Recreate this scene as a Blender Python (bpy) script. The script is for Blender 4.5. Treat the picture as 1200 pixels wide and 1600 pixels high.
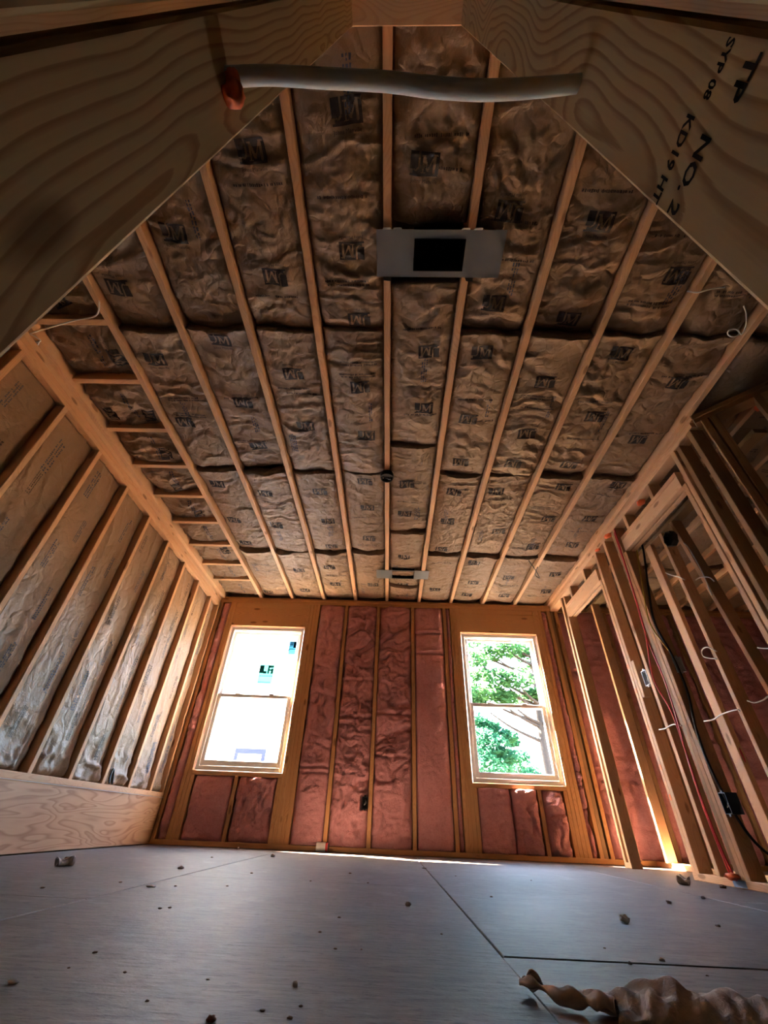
import bpy, math, random
import numpy as np
from mathutils import Vector, Matrix

random.seed(7)
sc = bpy.context.scene
for o in list(bpy.data.objects):
    bpy.data.objects.remove(o)
COL = sc.collection

# ------------------------------------------------------------------ camera
F_PX, PITCH, YAW, ROLL = 640.38, 0.65137, -0.03196, 0.04268
CAM = Vector((0.0673, 0.0, 0.2159))
cam_d = bpy.data.cameras.new('camera')
cam = bpy.data.objects.new('camera', cam_d)
COL.objects.link(cam)
fw = Vector((math.sin(YAW)*math.cos(PITCH), math.cos(YAW)*math.cos(PITCH), math.sin(PITCH)))
rt = Vector((math.cos(YAW), -math.sin(YAW), 0))
up = rt.cross(fw)
r2 = rt*math.cos(ROLL)+up*math.sin(ROLL)
u2 = -rt*math.sin(ROLL)+up*math.cos(ROLL)
cam.matrix_world = Matrix(((r2.x, u2.x, -fw.x, CAM.x), (r2.y, u2.y, -fw.y, CAM.y), (r2.z, u2.z, -fw.z, CAM.z), (0, 0, 0, 1)))
cam_d.sensor_fit = 'VERTICAL'
cam_d.sensor_height = 24
cam_d.lens = 24*F_PX/1600
cam_d.clip_start = 0.005
cam_d.clip_end = 300
sc.camera = cam

# ------------------------------------------------------------------ light
SUN_DIR = Vector((.76, -.27, -.66)).normalized()       # direction the light travels
world = bpy.data.worlds.new('sky')
sc.world = world
world.use_nodes = True
wn = world.node_tree
for n in list(wn.nodes):
    wn.nodes.remove(n)
sky = wn.nodes.new('ShaderNodeTexSky')
sky.sky_type = 'NISHITA'
sky.sun_disc = False
sky.sun_elevation = math.asin(-SUN_DIR.z)
sky.sun_rotation = math.atan2(-SUN_DIR.x, -SUN_DIR.y)
sky.air_density = 1.0
sky.dust_density = 3.5
bg = wn.nodes.new('ShaderNodeBackground')
bg.inputs[1].default_value = 1.0
wo = wn.nodes.new('ShaderNodeOutputWorld')
wn.links.new(sky.outputs[0], bg.inputs[0])
wn.links.new(bg.outputs[0], wo.inputs[0])
sun_d = bpy.data.lights.new('sun', 'SUN')
sun_d.energy = 125
sun_d.angle = math.radians(0.6)
sun_d.color = (1.0, 0.82, 0.63)
sun = bpy.data.objects.new('sun', sun_d)
COL.objects.link(sun)
sun.location = (-20, 12, 18)
sun.rotation_euler = SUN_DIR.to_track_quat('-Z', 'Y').to_euler()
for px in (-1.458, 1.362):                               # sampling portals in the two window openings
    pd = bpy.data.lights.new('window_portal', 'AREA')
    pd.shape = 'RECTANGLE'
    pd.size, pd.size_y = .92, 1.53
    pd.cycles.is_portal = True
    po = bpy.data.objects.new('window_portal', pd)
    COL.objects.link(po)
    po.location = (px, 4.985, 1.35)
    po.rotation_euler = (math.radians(-90), 0, 0)
vs = sc.view_settings
vs.view_transform = 'Standard'
vs.look = 'None'
vs.gamma = 1
vs.use_curve_mapping = False
vs.exposure = 3.6
cy = sc.cycles
cy.use_denoising = True
cy.max_bounces = 14
cy.diffuse_bounces = 9
cy.glossy_bounces = 4
cy.transmission_bounces = 8
cy.transparent_max_bounces = 12
cy.sample_clamp_indirect = 12
cy.caustics_reflective = False
cy.caustics_refractive = False

# ------------------------------------------------------------------ dimensions (metres)
H = 2.492        # underside of the ceiling joists
D = 4.864        # room face of the far wall framing
XL = -2.132      # room face of the left wall framing
XR = 2.055       # room face of the right partition
S = .4064        # 16 inch centres
T = .038         # two-by thickness


# ------------------------------------------------------------------ noise
def _h(ix, iy, seed):
    with np.errstate(over='ignore'):
        n = (ix.astype(np.int64)*374761393+iy.astype(np.int64)*668265263+seed*974634777) & 0x7fffffff
        n = ((n ^ (n >> 13))*1274126177) & 0x7fffffff
        n = (n ^ (n >> 16)) & 0xffff
    return n/65535.0


def vn(x, y, seed=0):
    x = np.asarray(x, float)
    y = np.asarray(y, float)
    ix, iy = np.floor(x), np.floor(y)
    fx, fy = x-ix, y-iy
    fx = fx*fx*fx*(fx*(fx*6-15)+10)
    fy = fy*fy*fy*(fy*(fy*6-15)+10)
    a, b, c, d = _h(ix, iy, seed), _h(ix+1, iy, seed), _h(ix, iy+1, seed), _h(ix+1, iy+1, seed)
    return (a+(b-a)*fx)*(1-fy)+(c+(d-c)*fx)*fy


def fbm(x, y, seed=0, octv=4, g=.5):
    t, a, s = 0, 1., 0
    for i in range(octv):
        t = t+a*vn(x*2**i+13.1*i, y*2**i-7.7*i, seed+i)
        s += a
        a *= g
    return t/s


def ridge(x, y, seed=0, p=3):
    return (1-np.abs(2*vn(x, y, seed)-1))**p


# ------------------------------------------------------------------ materials
def nt(name):
    m = bpy.data.materials.new(name)
    m.use_nodes = True
    t = m.node_tree
    for n in list(t.nodes):
        t.nodes.remove(n)
    out = t.nodes.new('ShaderNodeOutputMaterial')
    return m, t, out


def node(t, typ, **kw):
    n = t.nodes.new('ShaderNode'+typ)
    for k, v in kw.items():
        if k.startswith('i_'):
            k = k[2:]
            n.inputs[int(k) if k.isdigit() else k.replace('_', ' ')].default_value = v
        else:
            setattr(n, k, v)
    return n


def math_n(t, op, a, b=None, clamp=False):
    n = t.nodes.new('ShaderNodeMath')
    n.operation = op
    n.use_clamp = clamp
    for i, v in enumerate((a, b)):
        if v is None:
            continue
        if isinstance(v, (int, float)):
            n.inputs[i].default_value = v
        else:
            t.links.new(v, n.inputs[i])
    return n.outputs[0]


def mix(t, f, a, b, blend='MIX'):
    n = t.nodes.new('ShaderNodeMix')
    n.data_type = 'RGBA'
    n.blend_type = blend
    for i, v in ((0, f), (6, a), (7, b)):
        if isinstance(v, (int, float)):
            n.inputs[i].default_value = v
        elif isinstance(v, tuple):
            n.inputs[i].default_value = v if len(v) == 4 else (*v, 1)
        else:
            t.links.new(v, n.inputs[i])
    return n.outputs[2]


def mapped(t, scale, coord='Object', rnd=0.0):
    tc = node(t, 'TexCoord')
    mp = node(t, 'Mapping')
    mp.inputs['Scale'].default_value = scale
    t.links.new(tc.outputs[coord], mp.inputs['Vector'])
    if rnd:
        oi = node(t, 'ObjectInfo')
        sc_ = math_n(t, 'MULTIPLY', oi.outputs['Random'], rnd)
        cb = node(t, 'CombineXYZ')
        for k in range(3):
            t.links.new(sc_, cb.inputs[k])
        t.links.new(cb.outputs[0], mp.inputs['Location'])
    return mp.outputs[0]


def noise_n(t, vec, scale=1., detail=4., rough=.5, dist=0.):
    n = node(t, 'TexNoise')
    n.inputs['Scale'].default_value = scale
    n.inputs['Detail'].default_value = detail
    n.inputs['Roughness'].default_value = rough
    n.inputs['Distortion'].default_value = dist
    t.links.new(vec, n.inputs['Vector'])
    return n.outputs[0]


def ramp(t, fac, stops):
    n = node(t, 'ValToRGB')
    el = n.color_ramp.elements
    while len(el) > 1:
        el.remove(el[-1])
    el[0].position, el[0].color = stops[0][0], (*stops[0][1], 1) if len(stops[0][1]) == 3 else stops[0][1]
    for p, c in stops[1:]:
        e = el.new(p)
        e.color = (*c, 1) if len(c) == 3 else c
    t.links.new(fac, n.inputs[0])
    return n.outputs[0]


def principled(t, out, col, rough=.6, spec=.3, bump=None, bstr=.3, bdist=.01, metal=0.0, sheen=0.0):
    p = node(t, 'BsdfPrincipled')
    if isinstance(col, tuple):
        p.inputs['Base Color'].default_value = (*col, 1) if len(col) == 3 else col
    else:
        t.links.new(col, p.inputs['Base Color'])
    p.inputs['Roughness'].default_value = rough
    p.inputs['Specular IOR Level'].default_value = spec
    p.inputs['Metallic'].default_value = metal
    if sheen:
        p.inputs['Sheen Weight'].default_value = sheen
    if bump is not None:
        b = node(t, 'Bump')
        b.inputs['Strength'].default_value = bstr
        b.inputs['Distance'].default_value = bdist
        t.links.new(bump, b.inputs['Height'])
        t.links.new(b.outputs[0], p.inputs['Normal'])
    t.links.new(p.outputs[0], out.inputs[0])
    return p


def plain(name, col, rough=.5, spec=.4, metal=0.0, var=.15, scale=30):
    m, t, out = nt(name)
    n = noise_n(t, mapped(t, (1, 1, 1)), scale, 3)
    c = mix(t, n, tuple(v*(1-var) for v in col), tuple(min(1, v*(1+var)) for v in col))
    principled(t, out, c, rough, spec, metal=metal, bump=n, bstr=.08, bdist=.002)
    return m


def wood(name, light, dark, spacing=.0055, knots=True, tint2=None, fibre=.35, ringmix=.55):
    """sawn softwood: growth rings about a wandering pith, length along local Z"""
    m, t, out = nt(name)
    tc = node(t, 'TexCoord')
    oi = node(t, 'ObjectInfo')
    sep = node(t, 'SeparateXYZ')
    t.links.new(tc.outputs['Object'], sep.inputs[0])
    rnd = oi.outputs['Random']
    zz = math_n(t, 'ADD', sep.outputs[2], math_n(t, 'MULTIPLY', rnd, 37.0))
    wv = node(t, 'CombineXYZ')
    t.links.new(zz, wv.inputs[2])
    t.links.new(math_n(t, 'MULTIPLY', sep.outputs[0], 1.2), wv.inputs[0])
    t.links.new(math_n(t, 'MULTIPLY', sep.outputs[1], 1.2), wv.inputs[1])
    w1 = noise_n(t, wv.outputs[0], 1.6, 2, .5)
    wander = math_n(t, 'MULTIPLY', math_n(t, 'SUBTRACT', w1, .5), .16)
    ox = math_n(t, 'ADD', math_n(t, 'MULTIPLY', math_n(t, 'SUBTRACT', rnd, .5), .09), wander)
    dx = math_n(t, 'SUBTRACT', sep.outputs[0], ox)
    dy = math_n(t, 'SUBTRACT', sep.outputs[1], math_n(t, 'ADD', math_n(t, 'MULTIPLY', wander, .6), .035))
    r = math_n(t, 'SQRT', math_n(t, 'ADD', math_n(t, 'MULTIPLY', dx, dx), math_n(t, 'MULTIPLY', dy, dy)))
    fv = node(t, 'CombineXYZ')
    t.links.new(math_n(t, 'MULTIPLY', sep.outputs[0], 260.), fv.inputs[0])
    t.links.new(math_n(t, 'MULTIPLY', sep.outputs[1], 260.), fv.inputs[1])
    t.links.new(math_n(t, 'MULTIPLY', zz, 7.), fv.inputs[2])
    fn = noise_n(t, fv.outputs[0], 1., 3, .6)
    rr = math_n(t, 'ADD', math_n(t, 'MULTIPLY', r, 1/spacing), math_n(t, 'MULTIPLY', fn, .25))
    fr = math_n(t, 'FRACT', rr)
    late = ramp(t, fr, [(0, (0, 0, 0)), (.55, (.12, .12, .12)), (.85, (1, 1, 1)), (.95, (.8, .8, .8)), (1, (0, 0, 0))])
    f = math_n(t, 'MULTIPLY', late, ringmix)
    c = mix(t, f, light, dark)
    c = mix(t, math_n(t, 'MULTIPLY', fn, fibre), c, tuple(v*.62 for v in dark))
    if tint2:
        c = mix(t, math_n(t, 'MULTIPLY', rnd, .8), c, mix(t, .75, c, tint2, 'MULTIPLY'))
    if knots:
        kv = node(t, 'CombineXYZ')
        t.links.new(math_n(t, 'MULTIPLY', sep.outputs[0], 9.), kv.inputs[0])
        t.links.new(math_n(t, 'MULTIPLY', sep.outputs[1], 9.), kv.inputs[1])
        t.links.new(math_n(t, 'MULTIPLY', zz, 3.2), kv.inputs[2])
        vo = node(t, 'TexVoronoi')
        t.links.new(kv.outputs[0], vo.inputs['Vector'])
        vo.inputs['Scale'].default_value = 1.
        k = ramp(t, vo.outputs[0], [(0, (1, 1, 1)), (.1, (.9, .9, .9)), (.15, (0, 0, 0))])
        c = mix(t, math_n(t, 'MULTIPLY', k, .75), c, (dark[0]*.35, dark[1]*.28, dark[2]*.22))
    principled(t, out, c, .62, .25, bump=fn, bstr=.12, bdist=.002)
    return m


M = {}
M['pine'] = wood('pine_lumber', (.62, .385, .225), (.46, .245, .125), tint2=(1.0, .84, .74), fibre=.22, ringmix=.5)
M['fir'] = wood('orange_fir_lumber', (.56, .315, .145), (.40, .19, .075), tint2=(.95, .84, .74), fibre=.25)
M['near'] = wood('wide_grain_pine', (.58, .37, .18), (.33, .165, .065), spacing=.0095, fibre=.14, ringmix=.9)
M['brownwood'] = wood('grey_brown_lumber', (.36, .22, .115), (.22, .115, .05), tint2=(.8, .75, .7))  # darker, greyer lumber colour than the pine and fir


def kraft_mat(name, base, dark, bscale=1.0, rough=.5):
    m, t, out = nt(name)
    v = mapped(t, (1, 1, 1), rnd=50)
    n1 = noise_n(t, v, 5, 5, .6)
    n2 = noise_n(t, v, 60*bscale, 4, .65, 1.5)
    n3 = noise_n(t, v, 300, 2, .5)
    vo = node(t, 'TexVoronoi', feature='DISTANCE_TO_EDGE')
    vd = node(t, 'VectorMath', operation='ADD')
    t.links.new(v, vd.inputs[0])
    wn_ = node(t, 'TexNoise')
    wn_.inputs['Scale'].default_value = 9
    t.links.new(v, wn_.inputs['Vector'])
    ws = node(t, 'VectorMath', operation='SCALE')
    ws.inputs['Scale'].default_value = .12
    t.links.new(wn_.outputs[1], ws.inputs[0])
    t.links.new(ws.outputs[0], vd.inputs[1])
    t.links.new(vd.outputs[0], vo.inputs['Vector'])
    vo.inputs['Scale'].default_value = 16*bscale
    cr = math_n(t, 'MINIMUM', math_n(t, 'MULTIPLY', vo.outputs[0], 3.0), .6)
    c = mix(t, n1, dark, base)
    c = mix(t, math_n(t, 'MULTIPLY', n3, .3), c, tuple(v_*1.25 for v_ in base))
    h = math_n(t, 'ADD', math_n(t, 'MULTIPLY', n2, .8), cr)
    principled(t, out, c, rough, .3, bump=h, bstr=.55, bdist=.009)
    return m


M['kraft'] = kraft_mat('kraft_paper_facing', (.285, .182, .112), (.185, .113, .068))
M['kraft_wall'] = kraft_mat('wall_kraft_paper_facing', (.30, .19, .118), (.215, .132, .08), .6, .5)

m, t, out = nt('pink_fibreglass')
v = mapped(t, (1, 1, 1), rnd=40)
n1 = noise_n(t, v, 6, 5, .6)
n2 = noise_n(t, v, 55, 5, .7, 1)
n3 = noise_n(t, v, 240, 2, .6)
c = mix(t, n1, (.50, .165, .178), (.73, .315, .318))
c = mix(t, math_n(t, 'MULTIPLY', ramp(t, n2, [(.35, (0, 0, 0)), (.7, (1, 1, 1))]), .55), c, (.80, .43, .42))
principled(t, out, c, .95, .05, bump=math_n(t, 'ADD', n2, math_n(t, 'MULTIPLY', n3, .35)), bstr=1.0, bdist=.016, sheen=.15)
M['pink'] = m

m, t, out = nt('plywood_face')          # rotary-cut veneer, grain along world Y
v = mapped(t, (5.0, 1, .75))
n1 = noise_n(t, v, 1.5, 2, .45, .5)
fr = math_n(t, 'FRACT', math_n(t, 'MULTIPLY', n1, 13.))
g = ramp(t, fr, [(0, (.0, .0, .0)), (.5, (.25, .25, .25)), (.8, (1, 1, 1)), (1, (0, 0, 0))])
fn = noise_n(t, mapped(t, (300, 300, 5)), 1, 3, .6)
c = mix(t, g, (.56, .33, .19), (.36, .175, .088))
c = mix(t, math_n(t, 'MULTIPLY', fn, .35), c, (.30, .155, .08))
principled(t, out, c, .55, .3, bump=fn, bstr=.1, bdist=.002)
M['ply'] = m

m, t, out = nt('weathered_subfloor')
v = mapped(t, (1, 1, 1), rnd=30)
n1 = noise_n(t, v, 2.2, 6, .6)
n2 = noise_n(t, mapped(t, (60, 9, 60), rnd=30), 1, 4, .65)
n3 = noise_n(t, mapped(t, (75, 26, 75), rnd=30), 1, 4, .7)
c = mix(t, n1, (.080, .058, .050), (.150, .119, .106))
c = mix(t, ramp(t, n2, [(.40, (0, 0, 0)), (.68, (.8, .8, .8))]), c, (.062, .047, .040))
sp = ramp(t, n3, [(.56, (0, 0, 0)), (.64, (1, 1, 1))])
c = mix(t, math_n(t, 'MULTIPLY', sp, .7), c, (.04, .03, .025))
st = ramp(t, noise_n(t, v, 7, 4, .7), [(.55, (0, 0, 0)), (.72, (1, 1, 1))])
c = mix(t, math_n(t, 'MULTIPLY', st, .28), c, (.23, .205, .195))
principled(t, out, c, .62, .25, bump=math_n(t, 'ADD', n2, n3), bstr=.5, bdist=.004)
M['floor'] = m

M['sheath'] = plain('osb_sheathing', (.30, .20, .11), .8, .2, var=.35, scale=25)
M['vinyl'] = plain('white_vinyl', (.80, .79, .80), .35, .5, var=.03)
M['vinyl_dark'] = plain('grey_weatherstrip', (.12, .13, .15), .6, .3)
M['metal'] = plain('galvanised_steel', (.20, .20, .205), .45, .5, metal=.6, var=.18, scale=6)
M['black'] = plain('black_plastic', (.012, .012, .014), .35, .5)
M['duct'] = plain('dark_duct_inside', (.008, .008, .009), .9, .1)  # near-black colour carries the darkness inside the boot openings
M['ink'] = plain('dark_logo_ink', (.040, .031, .030), .6, .2, var=.4, scale=70)
M['ink_blue'] = plain('blue_grey_ink', (.075, .078, .11), .6, .2, var=.4, scale=70)
M['ink_text'] = plain('brown_black_text_ink', (.07, .05, .042), .6, .2, var=.4, scale=70)
M['stamp'] = plain('black_stamp_ink', (.014, .009, .008), .7, .2, var=.4, scale=300)
M['cable_white'] = plain('white_cable_jacket', (.62, .60, .57), .4, .4, var=.06)
M['cable_grey'] = plain('pale_grey_cable_jacket', (.66, .62, .56), .5, .3, var=.05)
M['cable_red'] = plain('red_cable_jacket', (.50, .035, .045), .4, .4, var=.1)
M['cable_black'] = plain('black_cable_jacket', (.012, .012, .012), .45, .4, var=.1)
M['cable_yellow'] = plain('yellow_cable_jacket', (.50, .33, .04), .45, .4, var=.1)
M['foam'] = plain('orange_fire_foam', (.75, .13, .03), .55, .35, var=.25, scale=60)
M['orange_paint'] = plain('orange_marking_paint', (.85, .20, .06), .6, .3)
M['box_grey'] = plain('grey_box_plastic', (.16, .18, .21), .35, .5)
M['box_steel'] = plain('pale_steel_box', (.42, .45, .50), .3, .6, var=.1)
M['box_blue'] = plain('blue_box_plastic', (.025, .04, .085), .4, .5)
M['tag_blue'] = plain('blue_plate_print', (.20, .29, .47), .7, .2, var=.2)
M['paper'] = kraft_mat('torn_kraft_paper', (.46, .37, .32), (.30, .23, .20), 1.5, .8)
M['wool_pale'] = plain('pale_insulation_tuft', (.52, .43, .40), .95, .1, var=.35, scale=80)
M['chip'] = plain('dark_wood_chip', (.11, .06, .035), .8, .2, var=.4, scale=90)
M['chip_red'] = plain('reddish_bark_chip', (.17, .06, .035), .8, .2, var=.4, scale=90)
M['can_white'] = plain('white_can_label', (.75, .72, .68), .4, .4)
M['can_red'] = plain('red_can_band', (.50, .05, .05), .4, .4)
M['wrap'] = plain('white_house_wrap', (.86, .87, .88), .7, .2, var=.02)
M['wrap_print'] = plain('pale_wrap_print', (.10, .12, .18), .7, .2)
M['tape_blue'] = plain('blue_flashing_tape', (.005, .009, .035), .6, .3)
M['soffit'] = plain('unpainted_soffit_board', (.35, .27, .19), .8, .2)
M['ground_dark'] = plain('dark_low_bounce_ground', (.13, .085, .05), .95, .1, var=.5, scale=2)
M['dirt'] = plain('pale_dry_clay', (.42, .34, .25), .95, .1, var=.25, scale=1.5)
M['pane_far'] = plain('pale_far_glass', (.55, .62, .65), .2, .6, var=.1)
M['bark'] = plain('grey_bark', (.030, .024, .021), .9, .1, var=.4, scale=12)
M['drywall'] = plain('bare_board_lining', (.10, .08, .06), .9, .1)


def leaf_mat(name, a, b):
    m, t, out = nt(name)
    n = noise_n(t, mapped(t, (1, 1, 1)), 2.5, 3)
    c = mix(t, n, a, b)
    d = node(t, 'BsdfDiffuse')
    tr = node(t, 'BsdfTranslucent')
    mx = node(t, 'MixShader')
    mx.inputs[0].default_value = .5
    for s_ in (d, tr):
        t.links.new(c, s_.inputs[0])
    t.links.new(d.outputs[0], mx.inputs[1])
    t.links.new(tr.outputs[0], mx.inputs[2])
    t.links.new(mx.outputs[0], out.inputs[0])
    return m


M['leaf_a'] = leaf_mat('bright_green_leaf', (.012, .050, .024), (.040, .095, .028))
M['leaf_b'] = leaf_mat('blue_green_leaf', (.008, .045, .030), (.026, .09, .04))


def sticker_mat(name, col):
    m, t, out = nt(name)
    d = node(t, 'BsdfDiffuse')
    tr = node(t, 'BsdfTranslucent')
    mx = node(t, 'MixShader')
    n = noise_n(t, mapped(t, (1, 1, 1)), 40, 2)
    c = mix(t, n, tuple(v_*.85 for v_ in col), col)
    mx.inputs[0].default_value = .8
    for s_ in (d, tr):
        t.links.new(c, s_.inputs[0])
    t.links.new(d.outputs[0], mx.inputs[1])
    t.links.new(tr.outputs[0], mx.inputs[2])
    t.links.new(mx.outputs[0], out.inputs[0])
    return m


M['st_teal'] = sticker_mat('pale_teal_sticker', (.13, .34, .32))
M['st_teal_d'] = sticker_mat('teal_sticker_print', (.018, .09, .085))
M['st_blue'] = sticker_mat('pale_blue_sticker', (.09, .21, .28))
M['st_dark'] = sticker_mat('dark_blue_sticker_print', (.004, .010, .02))

m, t, out = nt('clear_glass')
tr = node(t, 'BsdfTransparent')
tr.inputs[0].default_value = (.93, .96, .95, 1)
gl = node(t, 'BsdfGlossy')
gl.inputs['Roughness'].default_value = .02
lw = node(t, 'LayerWeight')
lw.inputs[0].default_value = .12
mx = node(t, 'MixShader')
t.links.new(math_n(t, 'MULTIPLY', lw.outputs[0], .5), mx.inputs[0])
t.links.new(tr.outputs[0], mx.inputs[1])
t.links.new(gl.outputs[0], mx.inputs[2])
t.links.new(mx.outputs[0], out.inputs[0])
M['glass'] = m


# ------------------------------------------------------------------ builders
def link(name, me, mat=None, parent=None):
    o = bpy.data.objects.new(name, me)
    COL.objects.link(o)
    if mat is not None and me is not None and not me.materials:
        me.materials.append(M[mat])
    if parent is not None:
        o.parent = parent
    return o


def from_arrays(name, verts, faces, smooth=False):
    me = bpy.data.meshes.new(name)
    me.from_pydata([tuple(v_) for v_ in verts], [], faces)
    if smooth:
        me.polygons.foreach_set('use_smooth', [True]*len(me.polygons))
    me.update()
    return me


_lum = {}


def lum_mesh(a, b, l, c=.0028):
    """eased-edge stick: cross-section a (local x) by b (local y), length l along local z"""
    k = (round(a, 4), round(b, 4), round(l, 4))
    if k in _lum:
        return _lum[k]
    x, y = a/2, b/2
    c = min(c, x*.4, y*.4)
    ring = [(x-c, -y), (x, -y+c), (x, y-c), (x-c, y), (-x+c, y), (-x, y-c), (-x, -y+c), (-x+c, -y)]
    vs_ = [(p, q_, -l/2) for p, q_ in ring]+[(p, q_, l/2) for p, q_ in ring]
    fs = [(i, (i+1) % 8, 8+(i+1) % 8, 8+i) for i in range(8)]+[tuple(range(7, -1, -1)), tuple(range(8, 16))]
    me = from_arrays('lumber', vs_, fs)
    _lum[k] = me
    return me


AX = {'Z': Matrix.Identity(3), 'Y': Matrix(((0, 1, 0), (0, 0, 1), (1, 0, 0))), 'X': Matrix(((0, 0, 1), (1, 0, 0), (0, 1, 0)))}


def lum(parent, name, x0, x1, y0, y1, z0, z1, mat='pine', ax=None, jit=0.0, c=.0028):
    """one piece of lumber filling the given world box"""
    d_ = (x1-x0, y1-y0, z1-z0)
    if ax is None:
        ax = 'XYZ'[max(range(3), key=lambda i: d_[i])]
    if ax == 'Z':
        a, b, l = d_[0], d_[1], d_[2]
    elif ax == 'Y':
        a, b, l = d_[2], d_[0], d_[1]
    else:
        a, b, l = d_[1], d_[2], d_[0]
    base = lum_mesh(a, b, l, c)
    if not base.materials:
        me = base
    elif base.materials[0] == M[mat]:
        me = base
    else:
        k = (base.name, mat)
        if k not in _lum:
            me2 = base.copy()
            me2.materials.clear()
            _lum[k] = me2
        me = _lum[k]
    o = link(name, me, mat, parent)
    mw = AX[ax].to_4x4()
    mw.translation = Vector(((x0+x1)/2, (y0+y1)/2, (z0+z1)/2))
    if jit:
        mw = mw @ Matrix.Rotation(random.uniform(-jit, jit), 4, 'X') @ Matrix.Rotation(random.uniform(-jit, jit), 4, 'Y')
    if parent is not None:
        mw = Matrix.Translation(-parent.location) @ mw
    o.matrix_basis = mw
    return o


def stick(parent, name, p0, p1, side, a, b, mat='pine'):
    """lumber between two points; side = direction of dimension a"""
    p0, p1 = Vector(p0), Vector(p1)
    z_ = (p1-p0).normalized()
    x_ = Vector(side).normalized()
    y_ = z_.cross(x_).normalized()
    x_ = y_.cross(z_)
    base = lum_mesh(a, b, (p1-p0).length)
    if base.materials and base.materials[0] != M[mat]:
        base = base.copy()
        base.materials.clear()
    o = link(name, base, mat, parent)
    mw = Matrix(((x_.x, y_.x, z_.x, 0), (x_.y, y_.y, z_.y, 0), (x_.z, y_.z, z_.z, 0), (0, 0, 0, 1)))
    mw.translation = (p0+p1)/2
    if parent is not None:
        mw = Matrix.Translation(-parent.location) @ mw
    o.matrix_basis = mw
    return o


def boxes_mesh(name, boxes):
    vs_, fs = [], []
    for x0, x1, y0, y1, z0, z1 in boxes:
        n = len(vs_)
        vs_ += [(x0, y0, z0), (x1, y0, z0), (x1, y1, z0), (x0, y1, z0), (x0, y0, z1), (x1, y0, z1), (x1, y1, z1), (x0, y1, z1)]
        fs += [tuple(n+i for i in f) for f in ((3, 2, 1, 0), (4, 5, 6, 7), (0, 1, 5, 4), (1, 2, 6, 5), (2, 3, 7, 6), (3, 0, 4, 7))]
    return from_arrays(name, vs_, fs)


def empty(name, loc=(0, 0, 0)):
    o = bpy.data.objects.new(name, None)
    COL.objects.link(o)
    o.location = loc
    o.empty_display_size = .05
    return o


def tag(o, label=None, cat=None, group=None, kind=None):
    for k, v_ in (('label', label), ('category', cat), ('group', group), ('kind', kind)):
        if v_:
            o[k] = v_
    return o


def struct(o, label=None):
    return tag(o, label, None, None, 'structure')


def spline(pts, n=10):
    pts = [Vector(p) for p in pts]
    P = [pts[0]*2-pts[1]]+pts+[pts[-1]*2-pts[-2]]
    out_ = []
    for i in range(1, len(P)-2):
        for k in range(n):
            u = k/n
            a, b, c_, d_ = P[i-1], P[i], P[i+1], P[i+2]
            out_.append(.5*((2*b)+(c_-a)*u+(2*a-5*b+4*c_-d_)*u*u+(3*b-a-3*c_+d_)*u**3))
    out_.append(pts[-1])
    return out_


def tube_mesh(name, pts, r, sides=8, n=8, flat=1.0):
    ps = spline(pts, n) if n > 1 else [Vector(p) for p in pts]
    vs_, fs = [], []
    ref = Vector((0, 0, 1))
    for i, p in enumerate(ps):
        tdir = (ps[min(i+1, len(ps)-1)]-ps[max(i-1, 0)]).normalized()
        if abs(tdir.dot(ref)) > .95:
            ref = Vector((1, 0, 0)) if abs(tdir.x) < .8 else Vector((0, 1, 0))
        a = tdir.cross(ref).normalized()
        b = a.cross(tdir).normalized()
        ref = b
        rr_ = r(i/(len(ps)-1)) if callable(r) else r
        for k in range(sides):
            th = 2*math.pi*k/sides
            vs_.append(p+a*math.cos(th)*rr_+b*math.sin(th)*rr_*flat)
    for i in range(len(ps)-1):
        for k in range(sides):
            k2 = (k+1) % sides
            fs.append((i*sides+k, i*sides+k2, (i+1)*sides+k2, (i+1)*sides+k))
    fs.append(tuple(range(sides-1, -1, -1)))
    e = (len(ps)-1)*sides
    fs.append(tuple(e+k for k in range(sides)))
    return from_arrays(name, vs_, fs, True)


def tube(name, pts, r, mat, parent=None, **kw):
    return link(name, tube_mesh(name, pts, r, **kw), mat, parent)


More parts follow.
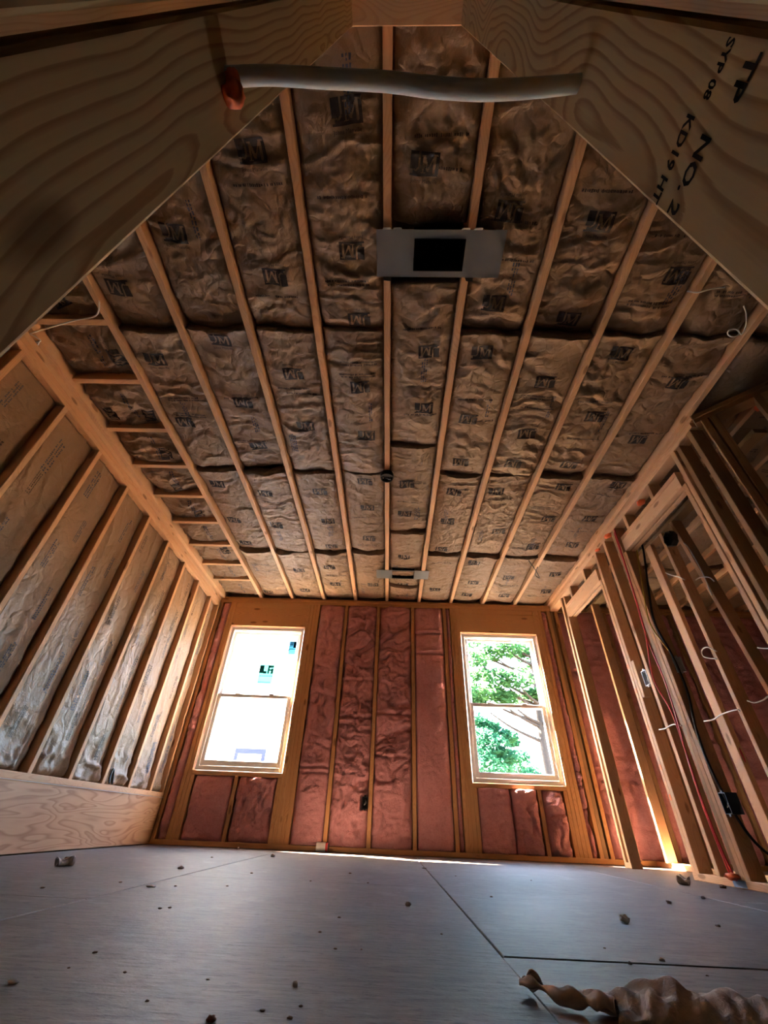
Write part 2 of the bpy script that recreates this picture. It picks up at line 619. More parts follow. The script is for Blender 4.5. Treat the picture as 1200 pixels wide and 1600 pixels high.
class Sheet:
    """a soft height-field sheet with tucked-in borders"""
    def __init__(s, name, parent, O, U, V, N, lu, lv, hf, mat, res=.013, skirt=.07, e0=None, e1=None):
        s.O, s.U, s.V, s.N = (np.array(a, float) for a in (O, U, V, N))
        s.lu, s.lv = lu, lv
        s.nu, s.nv = max(6, int(lu/res)+1), max(6, int(lv/res)+1)
        u = np.linspace(0, lu, s.nu)
        v_ = np.linspace(0, lv, s.nv)
        A, B = np.meshgrid(u, v_, indexing='ij')
        h = hf(A, B)
        fr_ = B/lv
        B2 = B.copy()
        if e0 is not None:
            B2 = B2+e0(A)*(1-fr_)**3
        if e1 is not None:
            B2 = B2+e1(A)*fr_**3
        s.P = s.O+A[..., None]*s.U+B2[..., None]*s.V+h[..., None]*s.N
        P = np.zeros((s.nu+2, s.nv+2, 3))
        P[1:-1, 1:-1] = s.P
        P[0, 1:-1] = s.P[0]-s.N*skirt
        P[-1, 1:-1] = s.P[-1]-s.N*skirt
        P[1:-1, 0] = s.P[:, 0]-s.N*skirt
        P[1:-1, -1] = s.P[:, -1]-s.N*skirt
        P[0, 0], P[0, -1], P[-1, 0], P[-1, -1] = P[0, 1], P[0, -2], P[-1, 1], P[-1, -2]
        n0, n1 = s.nu+2, s.nv+2
        idx = np.arange(n0*n1).reshape(n0, n1)
        q_ = np.stack([idx[:-1, :-1], idx[1:, :-1], idx[1:, 1:], idx[:-1, 1:]], -1).reshape(-1, 4)
        if np.dot(np.cross(s.U, s.V), s.N) < 0:
            q_ = q_[:, ::-1]
        me = bpy.data.meshes.new(name)
        me.vertices.add(n0*n1)
        me.vertices.foreach_set('co', P.reshape(-1))
        me.loops.add(q_.size)
        me.loops.foreach_set('vertex_index', q_.reshape(-1))
        me.polygons.add(len(q_))
        me.polygons.foreach_set('loop_start', np.arange(0, q_.size, 4))
        me.polygons.foreach_set('use_smooth', np.ones(len(q_), bool))
        me.update(calc_edges=True)
        s.o = link(name, me, mat, parent)

    def at(s, a, b, off=.0025):
        fu = np.clip(a/s.lu*(s.nu-1), 0, s.nu-1.001)
        fv_ = np.clip(b/s.lv*(s.nv-1), 0, s.nv-1.001)
        i, j = fu.astype(int), fv_.astype(int)
        x, y = (fu-i)[:, None], (fv_-j)[:, None]
        P = s.P
        return P[i, j]*(1-x)*(1-y)+P[i+1, j]*x*(1-y)+P[i, j+1]*(1-x)*y+P[i+1, j+1]*x*y+s.N*off

    def decal(s, name, pts, faces, a0, b0, right, size, mat, off=.0025):
        """flat print: pts (n,2) in unit frame, placed about (a0,b0); right = unit 2-vector in sheet axes"""
        r_ = np.array(right, float)
        upv = np.array((-r_[1], r_[0]))
        if np.dot(np.cross(s.U, s.V), s.N) < 0:
            upv = -upv
        p = np.asarray(pts)*size
        A = a0+p[:, 0]*r_[0]+p[:, 1]*upv[0]
        B = b0+p[:, 0]*r_[1]+p[:, 1]*upv[1]
        inside = (A > .004) & (A < s.lu-.004) & (B > .01) & (B < s.lv-.01)
        fs = [f for f in faces if all(inside[i] for i in f)]
        if not fs:
            return None
        me = from_arrays(name, s.at(A, B, off), fs)
        return link(name, me, mat, s.o)


# ------------------------------------------------------------------ prints
def raster(mask, asp, run=3):
    """quads for the dark cells of a bitmap, unit width, centred"""
    h_, w_ = mask.shape
    vs_, fs = [], []
    dy_ = 1/asp/h_
    dx_ = 1/w_
    for r_ in range(h_):
        c_ = 0
        while c_ < w_:
            if mask[r_, c_]:
                e = c_
                while e < w_ and mask[r_, e] and e-c_ < run:
                    e += 1
                n = len(vs_)
                x0, x1 = c_*dx_-.5, e*dx_-.5
                y1 = .5/asp-r_*dy_
                y0 = y1-dy_
                vs_ += [(x0, y0), (x1, y0), (x1, y1), (x0, y1)]
                fs.append((n, n+1, n+2, n+3))
                c_ = e
            else:
                c_ += 1
    return np.array(vs_), fs


def seg(X, Y, x0, y0, x1, y1, w):
    dx_, dy_ = x1-x0, y1-y0
    tt = np.clip(((X-x0)*dx_+(Y-y0)*dy_)/(dx_*dx_+dy_*dy_), 0, 1)
    return np.hypot(X-x0-tt*dx_, Y-y0-tt*dy_) < w


def logo():
    w_, h_ = 44, 38
    X, Y = np.meshgrid((np.arange(w_)+.5)/w_, 1-(np.arange(h_)+.5)/h_)
    Yb = (Y-.20)/.80
    m_ = (Yb > 0)
    j = seg(X, Yb, .305, 1.0, .295, .36, .034) | seg(X, Yb, .295, .36, .22, .25, .034) | seg(X, Yb, .22, .25, .13, .27, .034)
    mm = (seg(X, Yb, .46, .16, .47, .82, .026) | seg(X, Yb, .47, .84, .62, .26, .045) | seg(X, Yb, .62, .26, .84, .86, .028)
          | seg(X, Yb, .84, .86, .84, .16, .045) | seg(X, Yb, .40, .17, .53, .17, .02) | seg(X, Yb, .40, .84, .49, .84, .025) | seg(X, Yb, .82, .86, .93, .86, .025))
    notch = (X < .10) & (Yb > .1) & (Yb < .32)
    m_ &= ~(j | mm | notch)
    m_ |= False
    return raster(m_, w_/h_)


LOGO = logo()


def dashes(rows, n, seed, jitter=.3):
    """rows of letter-sized strokes, too small to read"""
    rg = random.Random(seed)
    vs_, fs = [], []
    for r_ in range(rows):
        x = -.5
        y = (r_-(rows-1)/2)*(-.085)
        while x < .5:
            w_ = rg.uniform(.5, 1.3)/n
            if rg.random() > .16:
                hh = rg.uniform(.018, .032)
                k = len(vs_)
                vs_ += [(x, y-hh), (x+w_*.72, y-hh), (x+w_*.72, y+hh*rg.uniform(.4, 1)), (x, y+hh)]
                fs.append((k, k+1, k+2, k+3))
            x += w_
    return np.array(vs_), fs


def text_mesh(s_, bold=0.0):
    cu = bpy.data.curves.new('lettering', 'FONT')
    cu.body = s_
    cu.align_x = 'CENTER'
    cu.align_y = 'CENTER'
    cu.resolution_u = 2
    cu.offset = bold
    o = bpy.data.objects.new('lettering', cu)
    COL.objects.link(o)
    me = bpy.data.meshes.new_from_object(o.evaluated_get(bpy.context.evaluated_depsgraph_get()))
    vs_ = np.array([(v_.co.x, v_.co.y) for v_ in me.vertices])
    fs = [tuple(p.vertices) for p in me.polygons]
    bpy.data.objects.remove(o)
    w_ = vs_[:, 0].max()-vs_[:, 0].min()
    return vs_/w_, fs


JMTXT = text_mesh('Johns Manville')


# ================================================================== THE SETTING
YB = -2.6          # behind the camera
XO = 5.05          # outer wall beyond the partition
# ---- floor: joist deck with subfloor sheets
fl = struct(link('floor', boxes_mesh('floor', [(-2.3, XO, YB, D+.1, -.06, -.024)]), 'sheath'), 'grey weathered plywood subfloor')
xs = [-2.13, -.866, .322, 1.54, 2.76, 3.98, XO]
rows = {0: [YB, -.7, 1.75, 4.19, D+.09], 1: [YB, .05, 2.49, D+.09], 2: [YB, -1.16, 1.281, 3.72, D+.09], 3: [YB, .02, 2.46, D+.09], 4: [YB, -1.2, 1.24, 3.68, D+.09], 5: [YB, .02, 2.46, D+.09]}
for i in range(6):
    for j in range(len(rows[i])-1):
        y0, y1 = rows[i][j], rows[i][j+1]
        gx = .003
        o = lum(fl, 'floor_sheet', xs[i]+gx, xs[i+1]-gx, y0+.0015, y1-.0015, -.0225, 0, 'floor', ax='Y', c=.0015)
        if i == 2 and j == 1:        # the sheet whose end has opened up: skewed a touch
            o.matrix_basis = Matrix.Translation((.0, -.0075, 0)) @ o.matrix_basis @ Matrix.Rotation(math.radians(.32), 4, 'X')
        if i == 2 and j == 2:
            o.matrix_basis = Matrix.Translation((0, .003, .0)) @ o.matrix_basis

# ---- ceiling: roof deck, joists, blocking, kraft-faced batts
ceil = struct(link('ceiling', boxes_mesh('ceiling', [(-2.4, XO+.1, YB-.1, D+.12, 2.72, 2.76)]), 'sheath'), 'joisted ceiling filled with brown kraft-faced insulation')
JY0 = -.3
for k in range(-4, 13):
    x = k*S
    if k == 5:
        x = XR-.006
    lum(ceil, 'ceiling_joist', x-T/2, x+T/2, JY0, D+.09, H, H+.184, 'pine', ax='Y', jit=.0006)
lum(ceil, 'edge_joist', XL-.02, XL+.036, JY0, D+.09, H-.02, H+.184, 'pine', ax='Y')
blk_y = [.40, .81, 1.225, 1.632, 2.055, 2.445, 2.833, 3.235, 3.648, 4.045, 4.415]
for y in blk_y:
    lum(ceil, 'blocking', XL+.037, -4*S-T/2, y-T/2, y+T/2, H+.004+random.uniform(0, .006), H+.142, 'pine', ax='X', jit=.004)



def cpt(px, py, z=H+.03):
    d_ = fw+r2*((px-600)/F_PX)+u2*((800-py)/F_PX)
    tt = (z-CAM.z)/d_.z
    return CAM.x+tt*d_.x, CAM.y+tt*d_.y


LG = [(543, 178, 1), (395, 240, 1), (273, 368, 1), (185, 445, 0), (430, 428, 0), (550, 387, 0), (663, 260, 1), (797, 325, 0), (935, 350, 1),
      (1060, 425, 0), (770, 477, 1), (245, 563, 1), (343, 525, 1), (380, 627, 0), (290, 656, 0), (265, 707, 0), (340, 757, 1), (365, 812, 0),
      (458, 581, 0), (404, 698, 1), (478, 667, 1), (563, 600, 0), (573, 679, 1), (562, 508, 0), (670, 545, 0), (752, 553, 1), (662, 637, 1),
      (732, 651, 0), (720, 718, 0), (415, 767, 0), (500, 765, 0), (432, 817, 0), (513, 815, 1), (570, 750, 0), (574, 795, 1), (577, 840, 0),
      (636, 755, 0), (632, 803, 1), (631, 871, 1), (710, 768, 0), (699, 816, 1), (690, 858, 0), (385, 850, 1), (455, 862, 0), (468, 890, 1),
      (518, 853, 0), (515, 884, 0), (524, 911, 1), (477, 921, 1), (583, 913, 1), (630, 914, 0), (679, 922, 1), (885, 505, 1), (968, 553, 1),
      (852, 592, 0), (930, 648, 0), (823, 673, 0), (998, 684, 0), (1060, 593, 0), (890, 725, 0), (780, 830, 0), (857, 808, 0), (922, 809, 0), (880, 757, 0),
      (802, 720, 0), (775, 770, 1), (833, 851, 0), (965, 755, 1), (895, 850, 0), (867, 893, 0), (853, 921, 0), (420, 925, 1), (730, 928, 0), (740, 880, 1),
      (788, 928, 0), (795, 900, 0), (740, 908, 0), (310, 880, 1)]
LGW = [(*cpt(px, py), u_) for px, py, u_ in LG]
LGB = [(*cpt(px, py), u_) for px, py, u_ in [(95, 475, 1), (182, 558, 2), (160, 645, 2), (262, 709, 3), (280, 768, 2), (312, 802, 3), (270, 655, 3), (350, 860, 2)]]


def kraft_h(seed, lu, lv, sag=.018, wr=1.0, end0=.012, end1=-.035, cy_=None):
    rg = random.Random(seed)
    o1, o2 = rg.uniform(0, 50), rg.uniform(0, 50)
    bul = rg.uniform(.4, 1.2)*sag

    def f(a, b):
        uu = a/lu
        h_ = bul*(1-(2*uu-1)**2)
        h_ = h_-.022*np.exp(-a/.010)-.022*np.exp(-(lu-a)/.010)
        h_ = h_+(fbm(a*4+o1, b*3+o2, seed, 3)-.5)*.022*wr
        # drape folds running across the bay
        wob = (fbm(a*5+o2, b*4, seed+5, 2)-.5)*2.2
        h_ = h_+ridge(a*2.2+o1, b*11+wob+o2, seed+9, 3)*.011*wr
        h_ = h_+ridge(a*7+wob*1.6+o2, b*15+wob*2+o1, seed+12, 6)*.0085*wr-ridge(a*10+wob*2+o1, b*12+wob*2+o2, seed+22, 7)*.0075*wr
        h_ = h_+ridge(a*18+wob*3+o2, b*30+wob*3+o1, seed+17, 4)*.0042*wr
        h_ = h_+end0*np.exp(-b/.05)*(.4+1.2*vn(a*8+o1, b*0, seed+3))
        h_ = h_+end1*np.exp(-(lv-b)/.06)*(.5+vn(a*7+o2, b*0+2, seed+4))
        return h_
    return f


def wavy(seed, amp):
    return lambda a: (fbm(a*6+seed*3.3, a*0+seed, seed, 3)-.5)*amp


def ceil_batt(x0, x1, y0, y1, seed, rec=.038, fine=True, logos_=True):
    lu, lv = x1-x0, y1-y0
    rg = random.Random(seed)
    s_ = Sheet('insulation_batt', ceil, (x0, y0, H+rec+rg.uniform(-.006, .012)), (1, 0, 0), (0, 1, 0), (0, 0, -1), lu, lv,
               kraft_h(seed, lu, lv, end0=rg.uniform(.0, .03), end1=rg.uniform(-.05, -.02)), 'kraft', .0115 if fine else .03, .08,
               wavy(seed+1, .05), wavy(seed+2, .04))
    s_.o['label'] = 'brown kraft-faced insulation batt with dark printed logos'
    if not logos_:
        return s_
    n = 0
    for lx, ly, u_ in LGW:
        if x0+.02 < lx < x1-.02 and y0+.02 < ly < y1-.02:
            sz = .125
            a0 = min(max(lx-x0, .07), lu-.07)
            b0 = min(max(ly-y0, .07), lv-.07)
            an = rg.uniform(-.08, .08)+(0 if u_ else math.pi)
            s_.decal('printed_logo', *LOGO, a0, b0, (math.cos(an), math.sin(an)), sz, 'ink', .003)
            sgn = 1 if u_ else -1
            if ly < 2.6:
                s_.decal('printed_lettering', *JMTXT, a0+sgn*math.sin(an)*0, b0+sgn*.068-sgn*.018, (math.cos(an), math.sin(an)), sz*.95, 'ink', .003)
            n += 1
    # other printing: rows of fine text across, and a smudged blue block lengthwise
    for q_ in range(2):
        bb = rg.uniform(.15, lv-.15)
        s_.decal('printed_text', *dashes(1 if rg.random() < .6 else 2, 26, seed*7+q_), lu*rg.uniform(.42, .58), bb, (math.cos(.05), math.sin(rg.uniform(-.06, .06))),
                 lu*.62, 'ink_text', .003)
    if rg.random() < .75:
        s_.decal('printed_block', *dashes(rg.choice([2, 3, 4]), 7, seed*11), lu*rg.uniform(.2, .8), rg.uniform(.25, lv-.25), (0, rg.choice([-1, 1])), .16, 'ink_blue', .003)
    return s_


seed = 100
for k in range(-4, 12):
    x0, x1 = k*S+T/2+.001, (k+1)*S-T/2-.001
    if k == 4:
        x1 = XR-.026
    if k == 5:
        x0 = XR+.014
    if k == 0:
        ys = [.99, 2.19, 3.365, 4.52, D+.06]
    else:
        ys = [-.02, 1.27, 2.50, 3.76, D+.06]
    if k >= 6:
        ys = [.3, 1.5, 2.7, 3.9, D+.06]
    for j in range(len(ys)-1):
        seed += 1
        jj = random.uniform(-.03, .03) if j else 0
        ceil_batt(x0, x1, ys[j]+(.004 if j else 0), ys[j+1]-.004, seed, fine=k < 5, logos_=k < 5 or (k < 8 and j > 0))
    if k == 0:
        seed += 1
        ceil_batt(x0, x1, -.02, .73, seed)
# short batts between the blocking along the left wall
for j in range(len(blk_y)):
    y0 = blk_y[j]+T/2+.002
    y1 = (blk_y[j+1] if j+1 < len(blk_y) else D+.06)-T/2-.002
    x0, x1 = XL+.04, -4*S-T/2-.002
    seed += 1
    lu, lv = x1-x0, y1-y0
    s_ = Sheet('insulation_batt', ceil, (x0, y0, H+.05), (1, 0, 0), (0, 1, 0), (0, 0, -1), lu, lv,
               kraft_h(seed, lu, lv, sag=.02, wr=1.8, end0=-.01, end1=-.03), 'kraft', .0115, .08, wavy(seed, .02), wavy(seed+1, .02))
    for lx, ly, u_ in LGB:
        if y0 < ly < y1:
            s_.decal('printed_logo', *LOGO, min(max(lx-x0, .08), lu-.08), min(max(ly-y0, .08), lv-.08), (.1, 1 if u_ == 2 else -1) if u_ > 1 else (.9, -.3), .12, 'ink', .003)
    s_.decal('printed_text', *dashes(2, 12, seed), lu*.6, lv*.5, (0, 1), .22, 'ink_blue', .003)

# ---- far wall
wf = struct(link('wall_far', boxes_mesh('wall_far', [(-2.35, -1.915, D+.09, D+.102, -.06, 2.76), (-1.0, .905, D+.09, D+.102, -.06, 2.76), (1.82, XO+.1, D+.09, D+.102, -.06, 2.76),
            (-1.915, -1.0, D+.09, D+.102, -.06, .59), (-1.915, -1.0, D+.09, D+.102, 2.11, 2.76),
            (.905, 1.82, D+.09, D+.102, -.06, .575), (.905, 1.82, D+.09, D+.102, 2.11, 2.76)]), 'sheath'), 'far framed wall filled with pink fibreglass')
ZP = H-.076
lum(wf, 'bottom_plate', XL-.14, XO, D, D+.089, .0, T, 'fir', ax='X')
lum(wf, 'top_plate', XL-.14, XO, D+.001, D+.089, ZP, ZP+T, 'fir', ax='X')
lum(wf, 'top_plate', XL-.14, XO, D, D+.089, ZP+T+.001, H-.001, 'fir', ax='X')


def fstud(x0, z0=T, z1=ZP, w=T, mat='fir', dy=0.0):
    return lum(wf, 'stud', x0, x0+w, D+dy, D+.089+dy, z0, z1, mat, ax='Z', jit=.0008)


for x in (XL+.002, -1.993, -1.954, -.999, -.9605, -.922, -.8835, -.527, -.121, .308, .701, .792, .8295, .867, 1.821, 1.859, 1.898):
    fstud(x)
fstud(2.005, dy=.0)
fstud(2.046, dy=.012, mat='brownwood')
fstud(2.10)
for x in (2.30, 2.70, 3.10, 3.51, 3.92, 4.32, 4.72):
    fstud(x, mat='brownwood')
# under the sills, headers over the windows
for x0, x1, zs in ((-1.915, -.999, .592), (.905, 1.821, .577)):
    lum(wf, 'rough_sill', x0, x1, D-.001, D+.089, zs-T, zs-.001, 'fir', ax='X')
    for cx in ((x0, x0+.445, x1-T) if x0 < 0 else (x0, 1.53, x1-T)):
        fstud(cx, T, zs-T-.001)
    lum(wf, 'header', x0, x1, D-.001, D+.085, 2.112, 2.352, 'fir', ax='X')
    lum(wf, 'header_top_plate', x0, x1, D+.004, D+.089, 2.354, ZP-.001, 'fir', ax='X')


def pink_h(seed, lu, lv, puff=.03, crease=1.0, dent=None):
    rg = random.Random(seed)
    o1, o2 = rg.uniform(0, 40), rg.uniform(0, 40)
    ks = [rg.uniform(.2, .9)*lv for _ in range(int(lv/.9))]

    def f(a, b):
        uu = a/lu
        h_ = puff*(1-np.abs(2*uu-1)**4)-.03*np.exp(-a/.012)-.03*np.exp(-(lu-a)/.012)
        wob = (fbm(a*3+o1, b*3+o2, seed+2, 3)-.5)*3
        h_ = h_+(fbm(a*5+o2, b*3.5+o1, seed, 4)-.5)*.05
        h_ = h_-ridge(a*5+wob+o1, b*7+wob+o2, seed+4, 6)*.022*crease-ridge(a*11+wob*1.5+o2, b*13+wob*1.5+o1, seed+14, 6)*.013*crease
        h_ = h_+ridge(a*9+wob+o2, b*15+wob+o1, seed+6, 4)*.012*crease+ridge(a*22+wob*2, b*30+wob*2, seed+16, 3)*.006*crease
        h_ = h_-ridge(a*4+wob*.6+o2, b*1.2+o1, seed+8, 6)*.016*crease
        h_ = h_+(fbm(a*40, b*40, seed+7, 2)-.5)*.006
        for k_ in ks:
            h_ = h_-.022*np.exp(-((b-k_-wob*.01)/.012)**2)+.012*np.exp(-((b-k_-.03-wob*.012)/.02)**2)
        h_ = h_-.02*np.exp(-b/.02)-.02*np.exp(-(lv-b)/.02)
        if dent:
            h_ = np.where((np.abs(a-dent[0]) < .034) & (np.abs(b-dent[1]) < .056), -.045, h_)
        return h_
    return f


def pink(x0, x1, z0, z1, seed, puff=.02, res=.0125, crease=1.0, dent=None):
    lu, lv = x1-x0-.004, z1-z0-.004
    s_ = Sheet('pink_insulation_batt', wf, (x0+.002, D+.012, z0+.002), (1, 0, 0), (0, 0, 1), (0, -1, 0), lu, lv, pink_h(seed, lu, lv, puff, crease, dent), 'pink', res, .06)
    s_.o['label'] = 'pink fibreglass batt pressed between the studs'


pink(XL+.04, -1.993, T, ZP, 1, .02)
pink(-.8455, -.527, T, ZP, 2, .028, crease=.8)
pink(-.489, -.121, T, ZP, 3, .028, crease=1.5, dent=(.335, .338))
pink(-.083, .308, T, ZP, 4, .03, crease=1.5)
pink(.346, .701, T, ZP, 5, .034, crease=.45)
pink(.739, .792, T, ZP, 6, .022)
pink(1.936, 2.005, T, ZP, 7, .02, crease=1.4)
pink(2.138, 2.30, T, ZP, 8, .02)
for i, (a, b) in enumerate(((2.338, 2.70), (2.738, 3.10), (3.138, 3.51), (3.548, 3.92), (3.958, 4.32), (4.358, 4.72), (4.758, 5.04))):
    pink(a, b, T, ZP, 20+i, .02, .02)
pink(-1.877, -1.47, T, .553, 9, .02, crease=.6)
pink(-1.432, -1.037, T, .553, 10, .026, crease=1.2)
pink(.943, 1.275, T, .538, 11, .05, crease=1.0)
pink(1.277, 1.53, T, .538, 14, .055, crease=1.6)
pink(1.568, 1.783, T, .538, 12, .055, crease=2.0)


# ---- windows: white vinyl double-hung units in the rough openings
def window(name, x0, x1, z0, z1, label):
    w = struct(empty(name, ((x0+x1)/2, D+.06, z0)), label)
    L = w.location

    def bx(nm, bs, mat, par=w, rel=None):
        o = link(nm, boxes_mesh(nm, [(a-L.x, b-L.x, c_-L.y, d_-L.y, e-L.z, f-L.z) for a, b, c_, d_, e, f in bs]), mat, par)
        bv = o.modifiers.new('bevel', 'BEVEL')
        bv.width = .002
        bv.segments = 1
        return o
    ya, yb = D+.026, D+.100
    g = .012
    x0, x1, z0, z1 = x0+g, x1-g, z0+g*.4, z1-g
    bx('jamb', [(x0, x0+.032, ya, yb, z0, z1)], 'vinyl')
    bx('jamb', [(x1-.032, x1, ya, yb, z0, z1)], 'vinyl')
    bx('head_frame', [(x0+.032, x1-.032, ya, yb, z1-.034, z1)], 'vinyl')
    bx('sill_frame', [(x0+.032, x1-.032, ya-.006, yb+.01, z0, z0+.038)], 'vinyl')
    zm = z0+(z1-z0)*.475
    a0, a1 = x0+.034, x1-.034
    for nm, yy, zb, zt, st_, rb, rtp in (('upper_sash', D+.066, zm-.018, z1-.036, .034, .034, .036), ('lower_sash', D+.034, z0+.040, zm+.020, .036, .05, .036)):
        sa = bx(nm, [(a0, a0+st_, yy, yy+.028, zb, zt), (a1-st_, a1, yy, yy+.028, zb, zt), (a0+st_, a1-st_, yy, yy+.028, zb, zb+rb), (a0+st_, a1-st_, yy, yy+.028, zt-rtp, zt)], 'vinyl')
        bx('glass_pane', [(a0+st_, a1-st_, yy+.012, yy+.016, zb+rb, zt-rtp)], 'glass', sa)
        gs = .004
        bx('glazing_gasket', [(a0+st_, a0+st_+gs, yy+.008, yy+.02, zb+rb, zt-rtp), (a1-st_-gs, a1-st_, yy+.008, yy+.02, zb+rb, zt-rtp),
                              (a0+st_, a1-st_, yy+.008, yy+.02, zb+rb, zb+rb+gs)], 'vinyl_dark', sa)
    for xx in (.27, .73):
        bx('sash_lock', [(a0+(a1-a0)*xx-.03, a0+(a1-a0)*xx+.03, D+.03, D+.05, zm+.0205, zm+.032)], 'vinyl')
        bx('tilt_latch', [(a0+(a1-a0)*xx-.035, a0+(a1-a0)*xx+.035, D+.060, D+.066, z1-.060, z1-.040)], 'vinyl')
    bx('head_track', [(a0, a1, D+.036, D+.05, z1-.046, z1-.035)], 'vinyl')
    return w, bx


w1, bx1 = window('window_1', -1.915, -.999, .592, 2.112, 'white vinyl window facing the white wrapped house')
w2, bx2 = window('window_2', .905, 1.821, .577, 2.112, 'white vinyl window facing green trees')
yg = D+.0770
bx1('energy_sticker', [(-1.475, -1.30, yg, yg+.0006, 1.455, 1.675)], 'st_teal')
bx1('sticker_print', [(-1.475, -1.42, yg-.0008, yg-.0002, 1.575, 1.665), (-1.42, -1.385, yg-.0008, yg-.0002, 1.57, 1.60), (-1.375, -1.355, yg-.0008, yg-.0002, 1.57, 1.665),
                      (-1.355, -1.31, yg-.0008, yg-.0002, 1.64, 1.665), (-1.335, -1.31, yg-.0008, yg-.0002, 1.57, 1.63), (-1.355, -1.335, yg-.0008, yg-.0002, 1.605, 1.62)], 'st_teal_d')
bx1('sticker_print', [(-1.455+i*.022, -1.455+i*.022+.013, yg-.0008, yg-.0002, 1.538, 1.55) for i in range(7)]+[(-1.46+i*.024, -1.46+i*.024+.018, yg-.0008, yg-.0002, 1.472, 1.48) for i in range(6)], 'st_teal_d')
bx1('size_sticker', [(-1.175, -1.085, yg, yg+.0006, 1.80, 1.965)], 'st_blue')
bx1('sticker_print', [(-1.165, -1.09, yg-.0008, yg-.0002, 1.862, 1.872), (-1.12, -1.09, yg-.0008, yg-.0002, 1.88, 1.955), (-1.16, -1.125, yg-.0008, yg-.0002, 1.915, 1.925),
                      (-1.16, -1.125, yg-.0008, yg-.0002, 1.935, 1.945), (-1.17, -1.16, yg-.0008, yg-.0002, 1.845, 1.87)], 'st_dark')

# ---- left wall
wl = struct(link('wall_left', boxes_mesh('wall_left', [(-2.40, -2.29, YB, D+.102, -.06, 2.76)]), 'sheath'), 'left framed wall with kraft-faced batts above a plywood skirt')
ZL = .393
lum(wl, 'plywood_panel', XL-.012, XL, 2.02, D-.002, .004, ZL-T-.003, 'ply', ax='Y')
lum(wl, 'plywood_panel', XL-.012, XL, -.42, 2.017, .004, ZL-T-.003, 'ply', ax='Y')
lum(wl, 'ledge_plate', XL-.14, XL+.003, -.42, D-.001, ZL-T, ZL, 'pine', ax='Y')
lum(wl, 'chalk_string', XL+.0031, XL+.0062, -.42, D-.002, ZL-T-.0035, ZL-T-.0005, 'cable_white', ax='Y')
ZT = 2.352
lum(wl, 'top_plate', XL-.14, XL+.002, -.42, D-.001, ZT, ZT+T, 'pine', ax='Y')
lum(wl, 'top_plate', XL-.14, XL, -.42, D-.001, ZT+T+.001, ZT+2*T, 'pine', ax='Y')
lum(wl, 'top_plate', XL-.14, XL+.001, -.42, D-.001, ZT+2*T+.001, H-.021, 'pine', ax='Y')
ly = [4.585-i*S for i in range(13)]
for y in ly:
    lum(wl, 'stud', XL-.14, XL+random.uniform(-.003, 0), y-T/2, y+T/2, ZL, ZT, 'pine', ax='Z', jit=.0012)
lum(wl, 'stud', XL-.14, XL, D-T-.002, D-.002, ZL, ZT, 'pine', ax='Z')


def wall_kraft_h(seed, lu, lv):
    rg = random.Random(seed)
    o1, o2 = rg.uniform(0, 50), rg.uniform(0, 50)
    sl = rg.uniform(-.7, .7)

    def f(a, b):
        uu = a/lu
        h_ = .012*(1-np.abs(2*uu-1)**4)-.012*np.exp(-a/.006)-.008*np.exp(-(lu-a)/.006)
        bb = b+sl*a
        wob = (fbm(a*3+o2, b*1.5, seed+5, 2)-.5)*2
        h_ = h_+(fbm(a*5+o1, b*1.6+o2, seed, 3)-.5)*.022
        h_ = h_+ridge(a*10+wob+bb*2+o1, b*1.3+o2, seed+9, 6)*.009
        h_ = h_+ridge(a*26+wob*2+bb*3+o1, b*2.6+o2, seed+10, 2)*.0035
        # slumped folds at the foot
        ft = np.exp(-b/.16)
        h_ = h_+ft*(.02+ridge(a*8+wob+o1, b*9+wob+o2, seed+11, 2)*.045+ridge(a*16+o2+wob, b*18+wob, seed+13, 2)*.02-.03)
        h_ = h_-.03*np.exp(-b/.012)
        return h_
    return f


yy = sorted(ly)
edges = [(yy[i]+T/2, yy[i+1]-T/2) for i in range(len(yy)-1)]+[(yy[-1]+T/2, D-T-.002)]
for i, (a, b) in enumerate(edges):
    if b-a < .05:
        continue
    lu, lv = b-a-.004, ZT-ZL-.006
    s_ = Sheet('kraft_insulation_batt', wl, (XL-.058, a+.002, ZL+.003), (0, 1, 0), (0, 0, 1), (1, 0, 0), lu, lv, wall_kraft_h(300+i, lu, lv), 'kraft_wall', .0125, .06)
    s_.o['label'] = 'tall tan kraft-faced batt with fine printing'
    rg = random.Random(i)
    for q_ in range(6):
        s_.decal('printed_text', *dashes(rg.choice([2, 3]), 16, i*31+q_), lu*rg.choice([.3, .38, .62, .7]), .25+q_*.29+rg.uniform(-.05, .05), (0, 1), rg.uniform(.16, .26), 'ink_blue' if rg.random() < .6 else 'ink_text', .003)

# ---- right partition with two door openings
wr = struct(empty('wall_right', (XR, 3.3, 0)), 'open stud partition with two door openings')
xa, xb = XR, XR+.089
YC = 1.86
lum(wr, 'top_plate', xa, xb, YC, D-.001, ZP, ZP+T, 'pine', ax='Y')
lum(wr, 'top_plate', xa, xb, YC-.03, D-.001, ZP+T+.001, H-.001, 'pine', ax='Y')
lum(wr, 'bottom_plate', xa, xb, 1.90, 3.55, 0, T, 'pine', ax='Y')
lum(wr, 'bottom_plate', xa, xb, 4.395, 4.515, 0, T, 'pine', ax='Y')
HB, HT = 2.150, 2.287
for y0, y1 in ((3.552, 4.397), (2.165, 3.005)):
    lum(wr, 'door_header', xa-.001, xa+T, y0, y1, HB, HT-T, 'pine', ax='Y')
    lum(wr, 'door_header', xa+T+.013, xb+.001, y0, y1, HB, HT-T, 'pine', ax='Y')
    lum(wr, 'header_cap', xa-.001, xb+.001, y0, y1, HT-T+.001, HT, 'pine', ax='Y')
    for yc in ([y0+.24, y0+.62] if y0 > 3 else [y0+.28, y0+.68]):
        lum(wr, 'cripple_stud', xa, xb, yc, yc+T, HT, ZP, 'pine', ax='Z')


